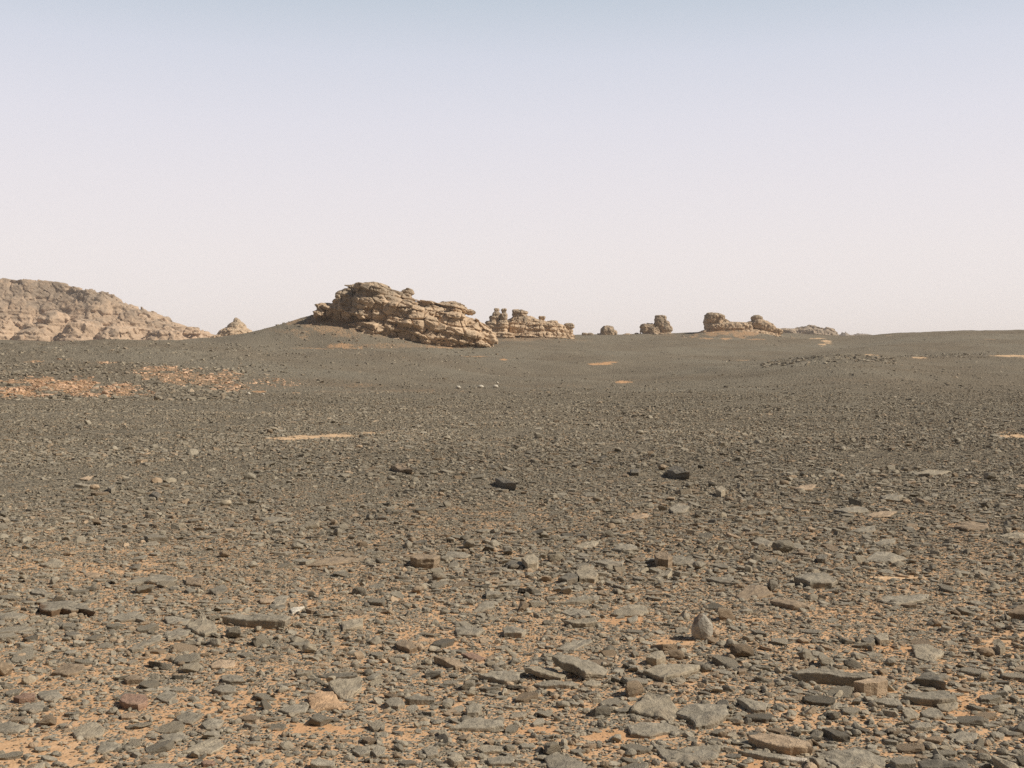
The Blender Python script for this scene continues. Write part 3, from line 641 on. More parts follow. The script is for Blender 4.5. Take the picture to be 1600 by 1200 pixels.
# (phrase, tone, front-face height in photo px, tilt x, tilt y, outline of the top face in photo px)
HEROES = [
 ('long slab with a shade-painted thick brown edge', 'grey', 10, .03, 0, [(61,941),(98,937),(135,944),(149,953),(126,949),(112,951),(96,949),(80,953),(62,951)]),
 ('long low slab with a shadowed lower edge', 'grey', 4, 0, 0, [(195,911),(208,903),(240,900),(270,899),(277,905),(262,910),(225,908)]),
 ('squarish brown block beside the long low slab', 'brown', 3, .02, .05, [(290,912),(291,901),(318,902),(315,914)]),
 ('flat grey slab in front of the squarish brown block', 'grey', 5, 0, 0, [(173,965),(190,956),(222,960),(229,970),(213,966),(188,968)]),
 ('narrow block with a dark left end', 'grey', 4, 0, .03, [(256,963),(275,961),(298,968),(290,975),(262,973)]),
 ('pale pointed stone leaning on darker blocks', 'pale', 5, .05, .10, [(290,977),(305,968),(317,955),(323,964),(338,973),(337,984),(320,990),(302,985)]),
 ('short thick block under the pale pointed stone', 'grey', 4, 0, .02, [(257,988),(280,980),(300,983),(290,993),(262,999)]),
 ('long raised block with a dark front face', 'grey', 13, 0, 0, [(346,962),(372,957),(430,961),(455,962),(447,970),(418,969),(385,967)]),
 ('thin pale-edged strip lying askew', 'grey', 3, 0, .03, [(205,1009),(235,998),(252,993),(251,999),(215,1011)]),
 ('light brown wedge among sand at the far edge', 'pale', 3, .03, .05, [(62,881),(87,871),(101,879),(95,885),(75,885)]),
 ('small cream slab beside the light brown wedge', 'tan', 2, 0, 0, [(132,896),(140,893),(158,896),(154,901),(136,901)]),
 ('two-pointed grey flake with a bent corner', 'grey', 3, 0, 0, [(46,920),(60,916),(84,928),(70,930),(50,926)]),
 ('thin flake tilted up at its left tip', 'grey', 2, .10, 0, [(197,875),(205,871),(231,867),(224,872)]),
 ('dark tilted flake casting a deep shadow', 'dark', 2, -.2, .1, [(327,921),(350,911),(356,918),(350,924),(337,929)]),
 ('broad flat slab cut by the frame edge', 'grey', 4, 0, 0, [(-14,962),(18,955),(44,960),(28,966),(2,967)]),
 ('low grey plate below the broad flat slab', 'grey', 2, 0, 0, [(-8,984),(25,978),(60,980),(30,986),(0,988)]),
 ('dark purplish little block', 'dark', 4, 0, 0, [(101,989),(112,986),(128,989),(122,993),(106,993)]),
 ('lens-shaped slab with a shadow under both ends', 'brown', 3, 0, 0, [(478,882),(500,872),(520,868),(556,870),(578,867),(568,873),(525,880),(500,883)]),
 ('upright block with a dark streaked front', 'brown', 15, 0, 0, [(641,871),(655,864),(682,866),(688,869),(678,873),(652,873)]),
 ('long curved slab behind the upright streaked block', 'grey', 2, 0, 0, [(690,869),(700,861),(722,861),(736,867),(722,871)]),
 ('small pinkish stone', 'tan', 3, 0, 0, [(405,936),(412,932),(430,937),(422,941),(407,941)]),
 ('bright white flake', 'white', 2, 0, .1, [(453,950),(463,948),(476,947),(465,954),(457,958)]),
 ('pale rectangular stone tilted toward the viewer', 'pale', 5, .02, .12, [(533,972),(550,966),(567,964),(568,974),(552,980),(536,983)]),
 ('soft grey wedge below the small pinkish stone', 'grey', 3, 0, 0, [(425,938),(436,929),(452,930),(444,942),(430,946)]),
 ('brown hump-shaped stone with a dark base', 'brown', 8, 0, .03, [(618,1005),(632,998),(645,1002),(652,1011),(640,1013),(626,1010)]),
 ('small square block with a clean front face', 'grey', 7, 0, 0, [(758,925),(766,922),(781,923),(785,928),(760,929)]),
 ('tilted triangular plate', 'grey', 3, 0, .15, [(738,955),(755,940),(773,938),(771,948),(752,954)]),
 ('flat stone with a shaded left corner', 'grey', 5, 0, .03, [(710,981),(728,976),(758,984),(745,991),(714,990)]),
 ('long low block with a blunt grey front', 'grey', 9, 0, 0, [(785,981),(800,977),(822,983),(815,988),(788,987)]),
 ('pale upright block with a dark lean-to shadow', 'pale', 11, -.1, .1, [(815,872),(822,866),(834,865),(842,872),(839,879),(824,880)]),
 ('dark-painted shaded left end of the pale upright block', 'dark', 6, 0, 0, [(789,879),(800,875),(816,876),(816,883),(798,884)]),  # added dark piece standing for the shade on the block's left end
 ('large pale faceted boulder', 'pale', 9, .0, .15, [(899,893),(905,884),(921,882),(935,896),(929,903),(905,903)]),
 ('squat dark block at the foot of the pale faceted boulder', 'dark', 9, 0, 0, [(872,903),(888,894),(902,895),(903,901),(886,905)]),
 ('long thin slab lit along its top', 'grey', 4, 0, 0, [(920,876),(937,873),(975,876),(973,883),(945,881)]),
 ('upright grooved stump of rock', 'brown', 17, 0, 0, [(1022,866),(1030,861),(1043,862),(1051,869),(1044,873),(1028,872)]),
 ('long slab running right from the grooved stump', 'grey', 4, 0, 0, [(1048,867),(1070,871),(1096,877),(1088,880),(1052,880)]),
 ('wedge with a dark triangular front', 'grey', 6, 0, 0, [(777,914),(795,909),(811,905),(814,913),(795,914)]),
 ('slender slab with a dark notch', 'grey', 4, 0, 0, [(1103,904),(1120,901),(1145,901),(1150,910),(1125,908)]),
 ('broad diamond-shaped plate', 'brown', 3, 0, .05, [(1150,930),(1165,915),(1195,912),(1208,926),(1190,931),(1160,936)]),
 ('large rectangular slab with a thin straight front edge', 'pale', 5, 0, .0, [(953,957),(975,945),(1008,944),(1014,955),(1000,959),(965,959)]),
 ('slab raised on edge with a black gap beneath', 'grey', 5, .05, .1, [(874,941),(905,932),(915,927),(926,934),(902,939)]),
 ('flat grey plate under the slab raised on edge', 'grey', 2, 0, 0, [(876,956),(890,949),(920,951),(925,961),(900,963)]),
 ('thick slab with a bright right shoulder', 'pale', 8, .03, .02, [(881,969),(905,967),(930,965),(934,971),(915,973),(895,973)]),
 ('long flat pale flagstone', 'grey', 2, 0, 0, [(868,1013),(895,1001),(922,996),(926,1001),(897,1015)]),
 ('upright block with a white sunlit side', 'pale', 13, 0, .05, [(1009,1026),(1021,1018),(1035,1015),(1040,1024),(1026,1029)]),
 ('large flat slab with a sharp tapering end', 'pale', 10, .0, .04, [(1005,1046),(1033,1035),(1060,1038),(1093,1038),(1089,1042),(1060,1053),(1037,1057)]),
 ('heavy slab on top of the central pile', 'grey', 14, -.20, .12, [(862,1023),(885,1021),(920,1030),(950,1044),(943,1052),(915,1052),(903,1041),(880,1034)]),
 ('middle slab wedged in the central pile', 'pale', 8, -.1, .05, [(818,1043),(835,1040),(862,1043),(884,1054),(876,1059),(845,1051)]),
 ('thin slab at the bottom of the central pile', 'grey', 5, 0, 0, [(833,1066),(860,1063),(892,1064),(906,1068),(890,1071),(845,1070)]),
 ('broad slab touching the left of the central pile', 'grey', 7, 0, .05, [(747,1052),(775,1047),(812,1050),(811,1062),(788,1063),(762,1057)]),
 ('smooth oval stone beside the central pile', 'pale', 5, 0, 0, [(911,1066),(922,1061),(938,1063),(940,1069),(925,1071),(914,1070)]),
 ('large angular plate with a cracked surface', 'pale', 4, .0, .12, [(984,1107),(999,1092),(1012,1078),(1025,1084),(1040,1083),(1060,1104),(1051,1127),(1020,1117)]),
 ('rough grey slab with a black left flank', 'grey', 10, .0, .06, [(1055,1111),(1072,1099),(1105,1096),(1134,1099),(1140,1115),(1120,1126),(1087,1131),(1078,1119)]),
 ('slab with a stepped front below the cracked plate', 'grey', 7, .0, .05, [(980,1131),(1000,1127),(1044,1128),(1066,1138),(1036,1142),(1015,1148),(985,1146)]),
 ('pointed stone with a dark left facet', 'grey', 7, -.08, .05, [(1151,1090),(1172,1091),(1200,1098),(1196,1109),(1178,1108)]),
 ('wide overlapping plate near the bottom edge', 'grey', 3, .0, .03, [(1015,1160),(1045,1168),(1085,1166),(1126,1164),(1121,1184),(1080,1191),(1040,1186)]),
 ('grey dome of rock cut by the bottom edge', 'grey', 5, 0, .06, [(850,1182),(870,1173),(895,1180),(920,1196),(915,1212),(862,1208)]),
 ('long dark ridge-backed block', 'grey', 16, .0, .0, [(1237,1048),(1260,1043),(1288,1044),(1325,1049),(1362,1052),(1364,1058),(1325,1056),(1285,1053),(1252,1051)]),
 ('brown cube with a bright sunlit end', 'tan', 21, .0, .0, [(1334,1064),(1355,1060),(1378,1055),(1388,1062),(1371,1066),(1350,1067)]),
 ('low slab in front of the brown cube', 'grey', 7, .0, .0, [(1360,1094),(1382,1089),(1403,1090),(1412,1102),(1386,1099)]),
 ('long straight slab with a pale right end', 'grey', 12, .0, .0, [(1413,1086),(1425,1079),(1478,1079),(1496,1090),(1472,1093),(1440,1091)]),
 ('slanting stone propped on the long straight slab', 'pale', 3, .0, .1, [(1462,1098),(1478,1090),(1498,1096),(1496,1104),(1482,1110),(1468,1107)]),
 ('pale rounded square cobble', 'pale', 4, .0, .05, [(1409,1109),(1423,1104),(1437,1115),(1432,1121),(1418,1122)]),
 ('domed cobble with curved bedding', 'grey', 5, .0, .05, [(1437,1112),(1450,1104),(1467,1107),(1476,1118),(1460,1121),(1442,1118)]),
 ('dark hump of rock behind the long straight slab', 'dark', 12, .05, .0, [(1430,1060),(1444,1050),(1456,1048),(1478,1066),(1458,1062)]),
 ('thick tan-fronted slab near the bottom', 'tan', 15, .0, .03, [(1168,1150),(1185,1144),(1230,1148),(1266,1159),(1269,1166),(1235,1166),(1195,1160)]),
 ('thin slab ending in a white rectangular tip', 'grey', 7, .0, .0, [(1153,1174),(1185,1172),(1232,1179),(1262,1184),(1258,1188),(1230,1186),(1190,1181)]),
 ('wide flat slab filling the gap by the bottom edge', 'grey', 4, .0, .0, [(1282,1172),(1340,1166),(1385,1184),(1382,1195),(1310,1199),(1292,1186)]),
 ('dark thick slab on the bottom edge', 'dark', 14, .0, .0, [(1434,1188),(1470,1186),(1512,1191),(1515,1199),(1470,1198),(1440,1199)]),
 ('knobbly block left of the dark thick slab', 'grey', 10, .0, .0, [(1390,1186),(1405,1180),(1428,1184),(1432,1192),(1400,1193)]),
 ('flat five-sided plate', 'grey', 3, .0, .03, [(1479,1149),(1500,1142),(1528,1144),(1526,1155),(1500,1158)]),
 ('small brick-shaped stone', 'grey', 6, .0, .0, [(1420,1131),(1436,1128),(1453,1129),(1457,1135),(1430,1137)]),
 ('big dark slab propped up and entering from the side', 'brown', 12, .06, .06, [(1574,956),(1590,945),(1612,936),(1640,940),(1640,960),(1600,957)]),
 ('smooth grey block with a near-black left end', 'grey', 11, .0, .05, [(1240,901),(1262,893),(1292,894),(1309,904),(1300,909),(1266,909)]),
 ('banded brown slab', 'brown', 7, .03, .05, [(1203,937),(1216,932),(1240,937),(1263,942),(1264,948),(1240,947)]),
 ('long slab with a gently curved back', 'grey', 3, .0, .0, [(1350,874),(1368,862),(1400,863),(1417,872),(1392,877),(1368,876)]),
 ('small half-dark half-light cube', 'dark', 8, .0, .0, [(1275,868),(1284,864),(1293,868),(1290,872),(1278,872)]),
 ('very flat wide flagstone flush with the gravel', 'grey', 1.5, .0, .0, [(1371,939),(1380,930),(1415,929),(1452,928),(1448,936),(1400,944)]),
 ('light stone with a dark shadow to its left', 'pale', 9, .0, .1, [(1366,993),(1376,988),(1387,989),(1389,999),(1375,1000)]),
 ('dark low stone touching the light stone', 'dark', 6, .0, .0, [(1345,997),(1358,994),(1370,998),(1362,1003),(1350,1001)]),
 ('smooth thin plate lying aslant', 'pale', 2, .0, .08, [(1424,1006),(1450,1005),(1476,1018),(1456,1034),(1432,1026)]),
 ('little pointed tooth of rock', 'pale', 12, .0, .1, [(1556,1006),(1564,1001),(1571,1008),(1563,1012)]),
 ('small flat slab on the middle slope of gravel', 'grey', 2, .0, .0, [(1365,848),(1378,842),(1400,841),(1398,847),(1380,850)]),
 ('brown angular stone on its edge', 'brown', 6, .0, .05, [(80,1050),(100,1037),(131,1036),(131,1046),(106,1053)]),
 ('small brown cube standing alone', 'brown', 8, .0, .0, [(193,1059),(206,1054),(222,1056),(222,1061),(198,1062)]),
 ('short reddish brick of stone', 'red', 8, .0, .05, [(21,1089),(36,1082),(55,1083),(54,1089),(30,1092)]),
 ('flat grey plate touching the reddish brick', 'grey', 3, .0, .0, [(58,1080),(90,1075),(99,1087),(76,1094),(61,1089)]),
 ('grey leaf-shaped plate', 'grey', 3, .0, .0, [(28,1107),(45,1099),(68,1095),(73,1106),(50,1112)]),
 ('reddish boulder with a deep shadow beneath', 'red', 10, .0, .08, [(186,1092),(194,1083),(228,1084),(231,1094),(216,1101),(194,1098)]),
 ('smooth greenish-grey slab with a pale right side', 'pale', 4, .0, .1, [(113,1143),(138,1127),(152,1128),(164,1137),(160,1146),(135,1153),(118,1149)]),
 ('triangular grey plate on sand', 'grey', 2, .0, .05, [(151,1174),(158,1158),(190,1161),(184,1168),(160,1176)]),
 ('wide wedge-shaped slab with a thin front edge', 'pale', 4, .0, .0, [(284,1176),(308,1160),(328,1153),(345,1154),(350,1165),(330,1177)]),
 ('broad grey slab reaching the side of the picture', 'grey', 4, .0, .05, [(-20,1136),(15,1127),(46,1132),(28,1143),(-10,1143)]),
 ('orange-tinted oblong stone', 'tan', 4, .0, .05, [(327,1037),(340,1030),(366,1030),(368,1039),(350,1043),(330,1042)]),
 ('grey cobble between the orange-tinted stone and gravel', 'grey', 6, .0, .05, [(345,1057),(358,1052),(378,1055),(384,1064),(360,1064),(348,1062)]),
 ('grey loaf-shaped cobble', 'grey', 6, .0, .05, [(331,1076),(345,1069),(368,1071),(368,1080),(345,1081)]),
 ('tilted slate with a hollow on top', 'grey', 3, .0, .05, [(243,1088),(262,1077),(278,1083),(263,1097),(252,1093)]),
 ('ridged grey stone with a shaded left side', 'grey', 4, .0, .1, [(273,1121),(292,1111),(317,1114),(300,1130),(280,1126)]),
 ('grey stone nestled against the ridged stone', 'grey', 3, .0, .06, [(314,1130),(332,1120),(350,1124),(340,1138),(322,1138)]),
 ('small dark red pebble by the bottom edge', 'red', 6, .0, .0, [(314,1190),(322,1187),(336,1189),(332,1193),(318,1193)]),
 ('long thin plate half buried in pebbles', 'grey', 2, .0, .0, [(249,1148),(270,1145),(297,1150),(275,1158),(258,1156)]),
 ('shallow tan-topped stone', 'tan', 4, .0, .0, [(187,1117),(205,1113),(221,1116),(205,1121),(190,1121)]),
 ('orange slab with ragged front edge', 'orange', 4, .0, .03, [(481,1086),(498,1079),(520,1079),(528,1090),(545,1103),(528,1107),(508,1106),(486,1110)]),
 ('pale slab overlapping the orange slab', 'pale', 4, .0, .12, [(512,1066),(530,1058),(546,1060),(563,1055),(566,1072),(542,1092),(528,1086)]),
 ('grey stone left of the orange slab', 'grey', 4, .0, .05, [(434,1108),(460,1100),(482,1102),(478,1111),(455,1115)]),
 ('rounded grey cobble', 'grey', 7, .0, .1, [(601,1096),(610,1089),(626,1089),(633,1098),(622,1103),(608,1102)]),
 ('loaf with a dark front beside the rounded cobble', 'grey', 8, .0, .0, [(632,1090),(645,1086),(678,1087),(679,1093),(640,1093)]),
 ('long slab with a ribbed back and dark front', 'grey', 6, .0, .05, [(702,1136),(725,1124),(745,1119),(786,1125),(788,1134),(760,1136),(722,1136)]),
 ('ribbed block standing behind the ribbed slab', 'grey', 8, .0, .2, [(728,1104),(738,1098),(753,1100),(748,1112),(730,1113)]),
 ('folded slab with a black shadowed left half', 'brown', 7, -.12, .05, [(677,1024),(700,1026),(714,1030),(728,1038),(712,1041),(700,1035)]),
 ('reddish flat stone uphill of the folded slab', 'red', 3, .0, .0, [(720,1021),(738,1019),(761,1028),(746,1031),(732,1027)]),
 ('thin dark shelf behind the pale overlapping slab', 'dark', 3, .0, .0, [(498,1056),(520,1050),(558,1051),(555,1056),(520,1058)]),
 ('egg-shaped pebble with a sunlit face', 'grey', 5, .0, .1, [(550,1172),(562,1165),(578,1167),(578,1176),(562,1179)]),
 ('grey pebble twin of the egg-shaped one', 'grey', 5, .0, .1, [(580,1172),(590,1165),(603,1167),(600,1177),(588,1180)]),
 ('round grey cobble near the bottom middle', 'grey', 6, .0, .1, [(661,1171),(672,1164),(684,1168),(684,1178),(668,1181)]),
 ('speckled pale cobble half in shade', 'pale', 5, .0, .1, [(574,1130),(588,1125),(602,1127),(601,1137),(584,1139)]),
 ('light stone standing on end by the bottom edge', 'pale', 9, .0, .1, [(699,1183),(708,1177),(722,1179),(726,1188),(710,1190)]),
 ('flat pebble of pale grey by the bottom edge', 'pale', 4, .0, .0, [(744,1168),(760,1163),(790,1166),(785,1173),(755,1174)]),
 ('rectangular grey stone by the bottom edge', 'grey', 5, .0, .0, [(760,1184),(780,1180),(806,1183),(800,1192),(765,1193)]),
 ('black jagged stone on the open gravel', 'dark', 10, .1, .0, [(773,748),(782,744),(794,748),(807,756),(790,755)]),
 ('dark pyramid-shaped stone', 'dark', 12, .12, .0, [(1042,733),(1052,727),(1062,728),(1078,738),(1055,738)]),
 ('small dark stone left of the dark pyramid', 'dark', 6, .0, .0, [(984,733),(992,731),(1001,733),(998,737),(986,737)]),
 ('pale pointed tooth on the far gravel', 'pale', 9, .0, .1, [(1118,764),(1127,758),(1134,763),(1127,768)]),
 ('sunlit peaked stone left of center gravel', 'brown', 6, .1, .0, [(611,729),(622,724),(636,727),(645,733),(625,733)]),
 ('long thin dark-tipped slab on the middle gravel', 'grey', 2, .0, .0, [(405,811),(420,807),(442,808),(458,807),(448,814),(420,815)]),
 ('wide level plate on the middle gravel', 'grey', 3, .0, .0, [(1302,796),(1325,791),(1352,791),(1358,798),(1325,801)]),
 ('tan ledge just behind the wide level plate', 'tan', 2, .0, .0, [(1350,803),(1375,798),(1402,799),(1388,807),(1362,807)]),
 ('flat slab with a blunt left end', 'grey', 2, .0, .0, [(1328,829),(1345,823),(1368,822),(1368,829),(1348,831)]),
 ('broken brown ledge with dark overhang', 'brown', 3, .0, .0, [(1490,822),(1510,815),(1543,817),(1545,824),(1512,826)]),
 ('stacked flat plate by the right margin of the gravel', 'pale', 2, .0, .0, [(1560,836),(1580,831),(1612,833),(1600,839),(1575,839)]),
 ('thin tan splinter on the middle gravel', 'tan', 2, .0, .0, [(982,807),(1000,804),(1018,800),(1012,807),(992,810)]),
 ('wedge with a black left corner on the middle gravel', 'grey', 4, .0, .08, [(1172,846),(1186,838),(1200,842),(1216,848),(1200,852)]),
 ('low bright-topped flake', 'pale', 2, .0, .0, [(893,853),(915,846),(938,844),(930,853),(910,856)]),
 ('grey slab with a tall dark notch', 'grey', 4, .0, .0, [(955,856),(972,848),(995,850),(998,858),(975,859)]),
 ('dark arrow-shaped stone', 'dark', 5, .0, .0, [(235,770),(243,766),(252,772),(246,776)]),
 ('thin orange flake in the left middle gravel', 'tan', 1.5, .0, .0, [(124,748),(136,744),(147,743),(138,749)]),
 ('upright grey chip in the left middle gravel', 'grey', 7, .0, .0, [(168,760),(175,757),(180,761),(174,764)]),
 ('pale thin slab near the right-hand ridge gravel', 'pale', 2, .0, .0, [(1430,738),(1450,734),(1487,735),(1470,740),(1445,741)]),
 ('squarish grey block at the mid right', 'grey', 4, .0, .0, [(1375,775),(1392,771),(1412,774),(1405,780),(1382,780)]),
 ('flat stone tipped against its neighbour', 'grey', 4, .0, .1, [(1045,793),(1060,786),(1078,790),(1070,799),(1052,800)]),
 ('tan flagstone on bright sand', 'tan', 2, .0, .0, [(1240,763),(1255,756),(1275,757),(1268,764),(1250,766)]),
]
STONE_WORD = ('slab','block','flake','plate','stone','wedge','flagstone','boulder','cobble','pebble')
def phrase_kind(p):
    for w_ in p.split():
        if w_ in ('slab', 'slate', 'shelf', 'ledge', 'splinter', 'strip'): return 'flat_rock', 'flat rock'
        if w_ in ('block', 'cube', 'brick', 'stump', 'loaf'): return 'rock_block', 'rock'
        if w_ in ('flake', 'plate', 'flagstone', 'chip', 'tooth', 'splinter'): return 'flat_stone', 'stone'
        if w_ in ('boulder', 'hump', 'dome'): return 'boulder', 'boulder'
        if w_ in ('cobble', 'pebble'): return 'cobble', 'stone'
    return 'stone', 'stone'

rng = np.random.default_rng(7)
hero_fp = []      # x, y, radius, phrase, px, py
def prism(top_fn, out_px, th, jit, rng_):
    """irregular slab: outline densified and roughened, layered side, faceted top"""
    P = np.array(out_px, float)
    pts = []
    for a, b_ in zip(P, np.roll(P, -1, 0)):
        L = np.linalg.norm((b_ - a) * np.array([1, 3.0])); n = max(2, int(L / 5))
        for k in range(n): pts.append(a + (b_ - a) * k / n)
    Q = np.array(pts)
    W = np.array([top_fn(*q) for q in Q])           # world points on the top plane
    n = len(W); c = W.mean(0)
    size = np.linalg.norm(W[:, :2] - c[:2], axis=1).mean()
    rad = W - c
    ang = np.arctan2(rad[:, 1], rad[:, 0])
    jitv = 1 + jit * (rng_.random(n) - 0.5)
    W = c + rad * jitv[:, None]; rad = W - c
    e = min(0.012, size * 0.07)
    ph = rng_.random() * 50
    def lump(s_, amp):
        X = c + rad * s_
        return amp * fbm(X[:, 0] / (size * .55) + ph, X[:, 1] / (size * .55), X[:, 2] * 0, 3, 77)
    rings = []
    amp = size * 0.055
    for s_, dz in ((0.33, 0), (0.62, 0), (0.86, -e * .1), (0.965, -e * .35)):
        R_ = c + rad * s_; R_[:, 2] += lump(s_, amp) + dz; rings.append(R_)
    edge = lump(1.0, amp)
    R_ = W.copy(); R_[:, 2] += edge - e * 1.0; rings.append(R_)
    nl = 5
    prev = 1.0
    for k in range(1, nl + 1):
        f = k / nl
        off = 1 + 0.02 * (rng_.random() - .5) * 2 + (0.03 if k < nl else -.03) * (rng_.random() - 0.3) + 0.035 * (rng_.random(n) - .5)
        off = off - 0.11 * f * min(1, th / 0.04)
        R_ = c + rad * off[:, None]
        R_[:, 2] = W[:, 2] + edge - e - (th - e) * f + (rng_.random(n) - .5) * th * 0.10 * (k < nl)
        rings.append(R_)
    c2 = c.copy(); c2[2] += float(lump(0.0, amp)[0])
    V = np.vstack([c2[None]] + rings + [(c - [0, 0, th])[None]])
    Fc = []
    for i in range(n):
        Fc.append((0, 1 + i, 1 + (i + 1) % n))
    for r_ in range(len(rings) - 1):
        a0, b0 = 1 + r_ * n, 1 + (r_ + 1) * n
        for i in range(n):
            j = (i + 1) % n
            if (i + r_) % 2: Fc += [(a0 + i, b0 + i, b0 + j), (a0 + i, b0 + j, a0 + j)]
            else: Fc += [(a0 + i, b0 + i, a0 + j), (b0 + i, b0 + j, a0 + j)]
    l0 = 1 + (len(rings) - 1) * n
    for i in range(n): Fc.append((len(V) - 1, l0 + (i + 1) % n, l0 + i))
    Fc = np.array(Fc)
    # make outward
    cc = V.mean(0); Pn = V[Fc[:, 0]]; nn = np.cross(V[Fc[:, 1]] - Pn, V[Fc[:, 2]] - Pn)
    if (nn * (V[Fc].mean(1) - cc)).sum() < 0: Fc = Fc[:, ::-1]
    return V, Fc, size

SUPPORT = {'middle slab wedged in the central pile': 0.012, 'heavy slab on top of the central pile': 0.05,
           'slanting stone propped on the long straight slab': 0.0}
for hi_, (ph_, tone, fpx, tx, ty, poly) in enumerate(HEROES):
    poly = np.array(poly, float)
    low = poly[poly[:, 1].argmax()]
    base = hit(low[0], low[1] + fpx)
    D_ = base[1]
    th = max(fpx * D_ / F, 0.012) * 1.04
    cpx = poly.mean(0)
    g0 = hit(*cpx, lift=th)
    xc, yc, z0 = g0[0], g0[1], float(terrain(g0[0], g0[1])) + th
    # the near edge keeps the measured thickness
    yl = base[1]
    z0 = max(z0, float(terrain(base[0], base[1])) + th + ty * (yc - yl) * 0.9)
    def top_fn(px_, py_):
        Dv = ray(px_, py_)
        t = (z0 - CAMH - tx * xc - ty * yc) / (Dv[2] - tx * Dv[0] - ty * Dv[1])
        return np.array([0, 0, CAMH]) + Dv * t
    thick = th + abs(ty) * 0.12 + abs(tx) * 0.1 + 0.03
    if ph_ in SUPPORT: thick = th + 0.0
    V, Fc, size = prism(top_fn, poly, thick, 0.05, rng)
    ctr = V.mean(0); gz = float(terrain(ctr[0], ctr[1]))
    # fine roughness
    V = V + 0.0035 * np.stack([vnoise(V[:, 0] * 40 + k, V[:, 1] * 40, V[:, 2] * 40, 90 + k) for k in range(3)], -1) * min(1, size * 8)
    org = np.array([ctr[0], ctr[1], gz])
    t3 = np.array(TONES[tone]) * rng.uniform(0.92, 1.1)
    top = (V[:, 2] > V[:, 2].max() - 0.02)
    nz = 0.5 + 0.5 * vnoise(V[:, 0] * 9, V[:, 1] * 9, V[:, 2] * 9, 5)
    tint = t3[None] * (0.85 + 0.3 * nz)[:, None]
    if 'white rectangular tip' in ph_:
        tint[V[:, 0] > np.quantile(V[:, 0], .72)] = (0.50, 0.43, 0.34)
    if 'brown edge' in ph_:  # shade of the front face painted dark into the sides' tint
        tint[~top] = (0.17, 0.11, 0.065)
    tint = np.hstack([tint, np.ones((len(V), 1))])
    nm, cat = phrase_kind(ph_)
    me = mesh_from(nm, V - org, Fc, smooth=False, material=M_STONE, tint=tint)
    o = link(nm, me, loc=tuple(org)); o['label'] = ph_ if len(ph_.split()) > 3 else ph_ + ' on the gravel'; o['category'] = cat
    ppx, ppy, _ = project(*ctr)
    hero_fp.append((ctr[0], ctr[1], size * 1.05, ph_, ppx, ppy))
print('heroes', len(HEROES), round(time.time() - T0, 1))

# ---- rounded boulders (upright egg, pale far ones)
def ico(sub):
    b = bmesh.new(); bmesh.ops.create_icosphere(b, subdivisions=sub, radius=1.0)
    V = np.array([v.co[:] for v in b.verts]); Fc = np.array([[v.index for v in f.verts] for f in b.faces]); b.free()
    return V, Fc
def round_boulder(name, label, px, py, wpx, hpx, tone, cat='boulder', depthf=0.8, seed=0, group=None, sub=4, lean=0.0):
    g = hit(px, py); D_ = g[1]; m = D_ / F
    V, Fc = ico(sub)
    f1, f2, cid = worley(V[:, 0] * 1.2 + seed, V[:, 1] * 1.2, V[:, 2] * 1.2, seed)
    k = 1 + 0.12 * fbm(V[:, 0] * 1.5 + seed, V[:, 1] * 1.5, V[:, 2] * 1.5, 3, seed) - 0.10 * (f1 - 0.5) + 0.012 * fbm(V[:, 0] * 14, V[:, 1] * 14, V[:, 2] * 14, 2, seed)
    V = V * k[:, None]
    V[:, 0] *= wpx * m / 2 * (1 - 0.12 * V[:, 2]); V[:, 1] *= wpx * m / 2 * depthf; V[:, 2] = V[:, 2] * hpx * m * 0.56 + hpx * m * 0.42
    V[:, 0] += lean * V[:, 2]
    t3 = np.array(TONES[tone]); tint = np.tile(np.append(t3, 1), (len(V), 1))
    if tone == 'white' and hpx > 20:   # darker brown on the upper left shoulder
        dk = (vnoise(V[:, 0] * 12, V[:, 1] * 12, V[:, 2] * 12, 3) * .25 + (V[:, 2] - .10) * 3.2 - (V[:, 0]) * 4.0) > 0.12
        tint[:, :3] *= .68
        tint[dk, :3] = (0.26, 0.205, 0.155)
    me = mesh_from(name, V, Fc, smooth=True, material=M_STONE, tint=tint)
    o = link(name, me, loc=(g[0], g[1] + wpx * m * .3, float(terrain(g[0], g[1] + wpx * m * .3)))); o['label'] = label; o['category'] = cat
    if group: o['group'] = group
    hero_fp.append((g[0], g[1] + wpx * m * .3, wpx * m * 0.5, label, px, py))
    return o
round_boulder('boulder', 'pale egg-shaped boulder standing upright with a brown left shoulder', 1099, 1001, 33, 40, 'white', seed=3)
for (bx, by, bw, bh, lab) in ((716, 607.5, 8, 5, 'white boulder in the distance, first and lowest of the pale row'), (751, 606.5, 10, 5, 'yellowish boulder in the middle of the distant pale row'),
                          (774, 606, 9, 5, 'yellowish boulder at the end of the distant pale row'), (777, 599.5, 4, 3, 'tiny pale boulder just beyond the distant pale row'),
                          (388, 617, 6, 4.5, 'lone pale boulder below the distant orange rubble'), (411, 617, 5, 2.5, 'small flat pale boulder by the lone pale boulder below the rubble')):
    round_boulder('boulder', lab, bx, by, bw, bh, 'white', seed=int(bx), group='pale boulders along the foot of the slope', sub=2)

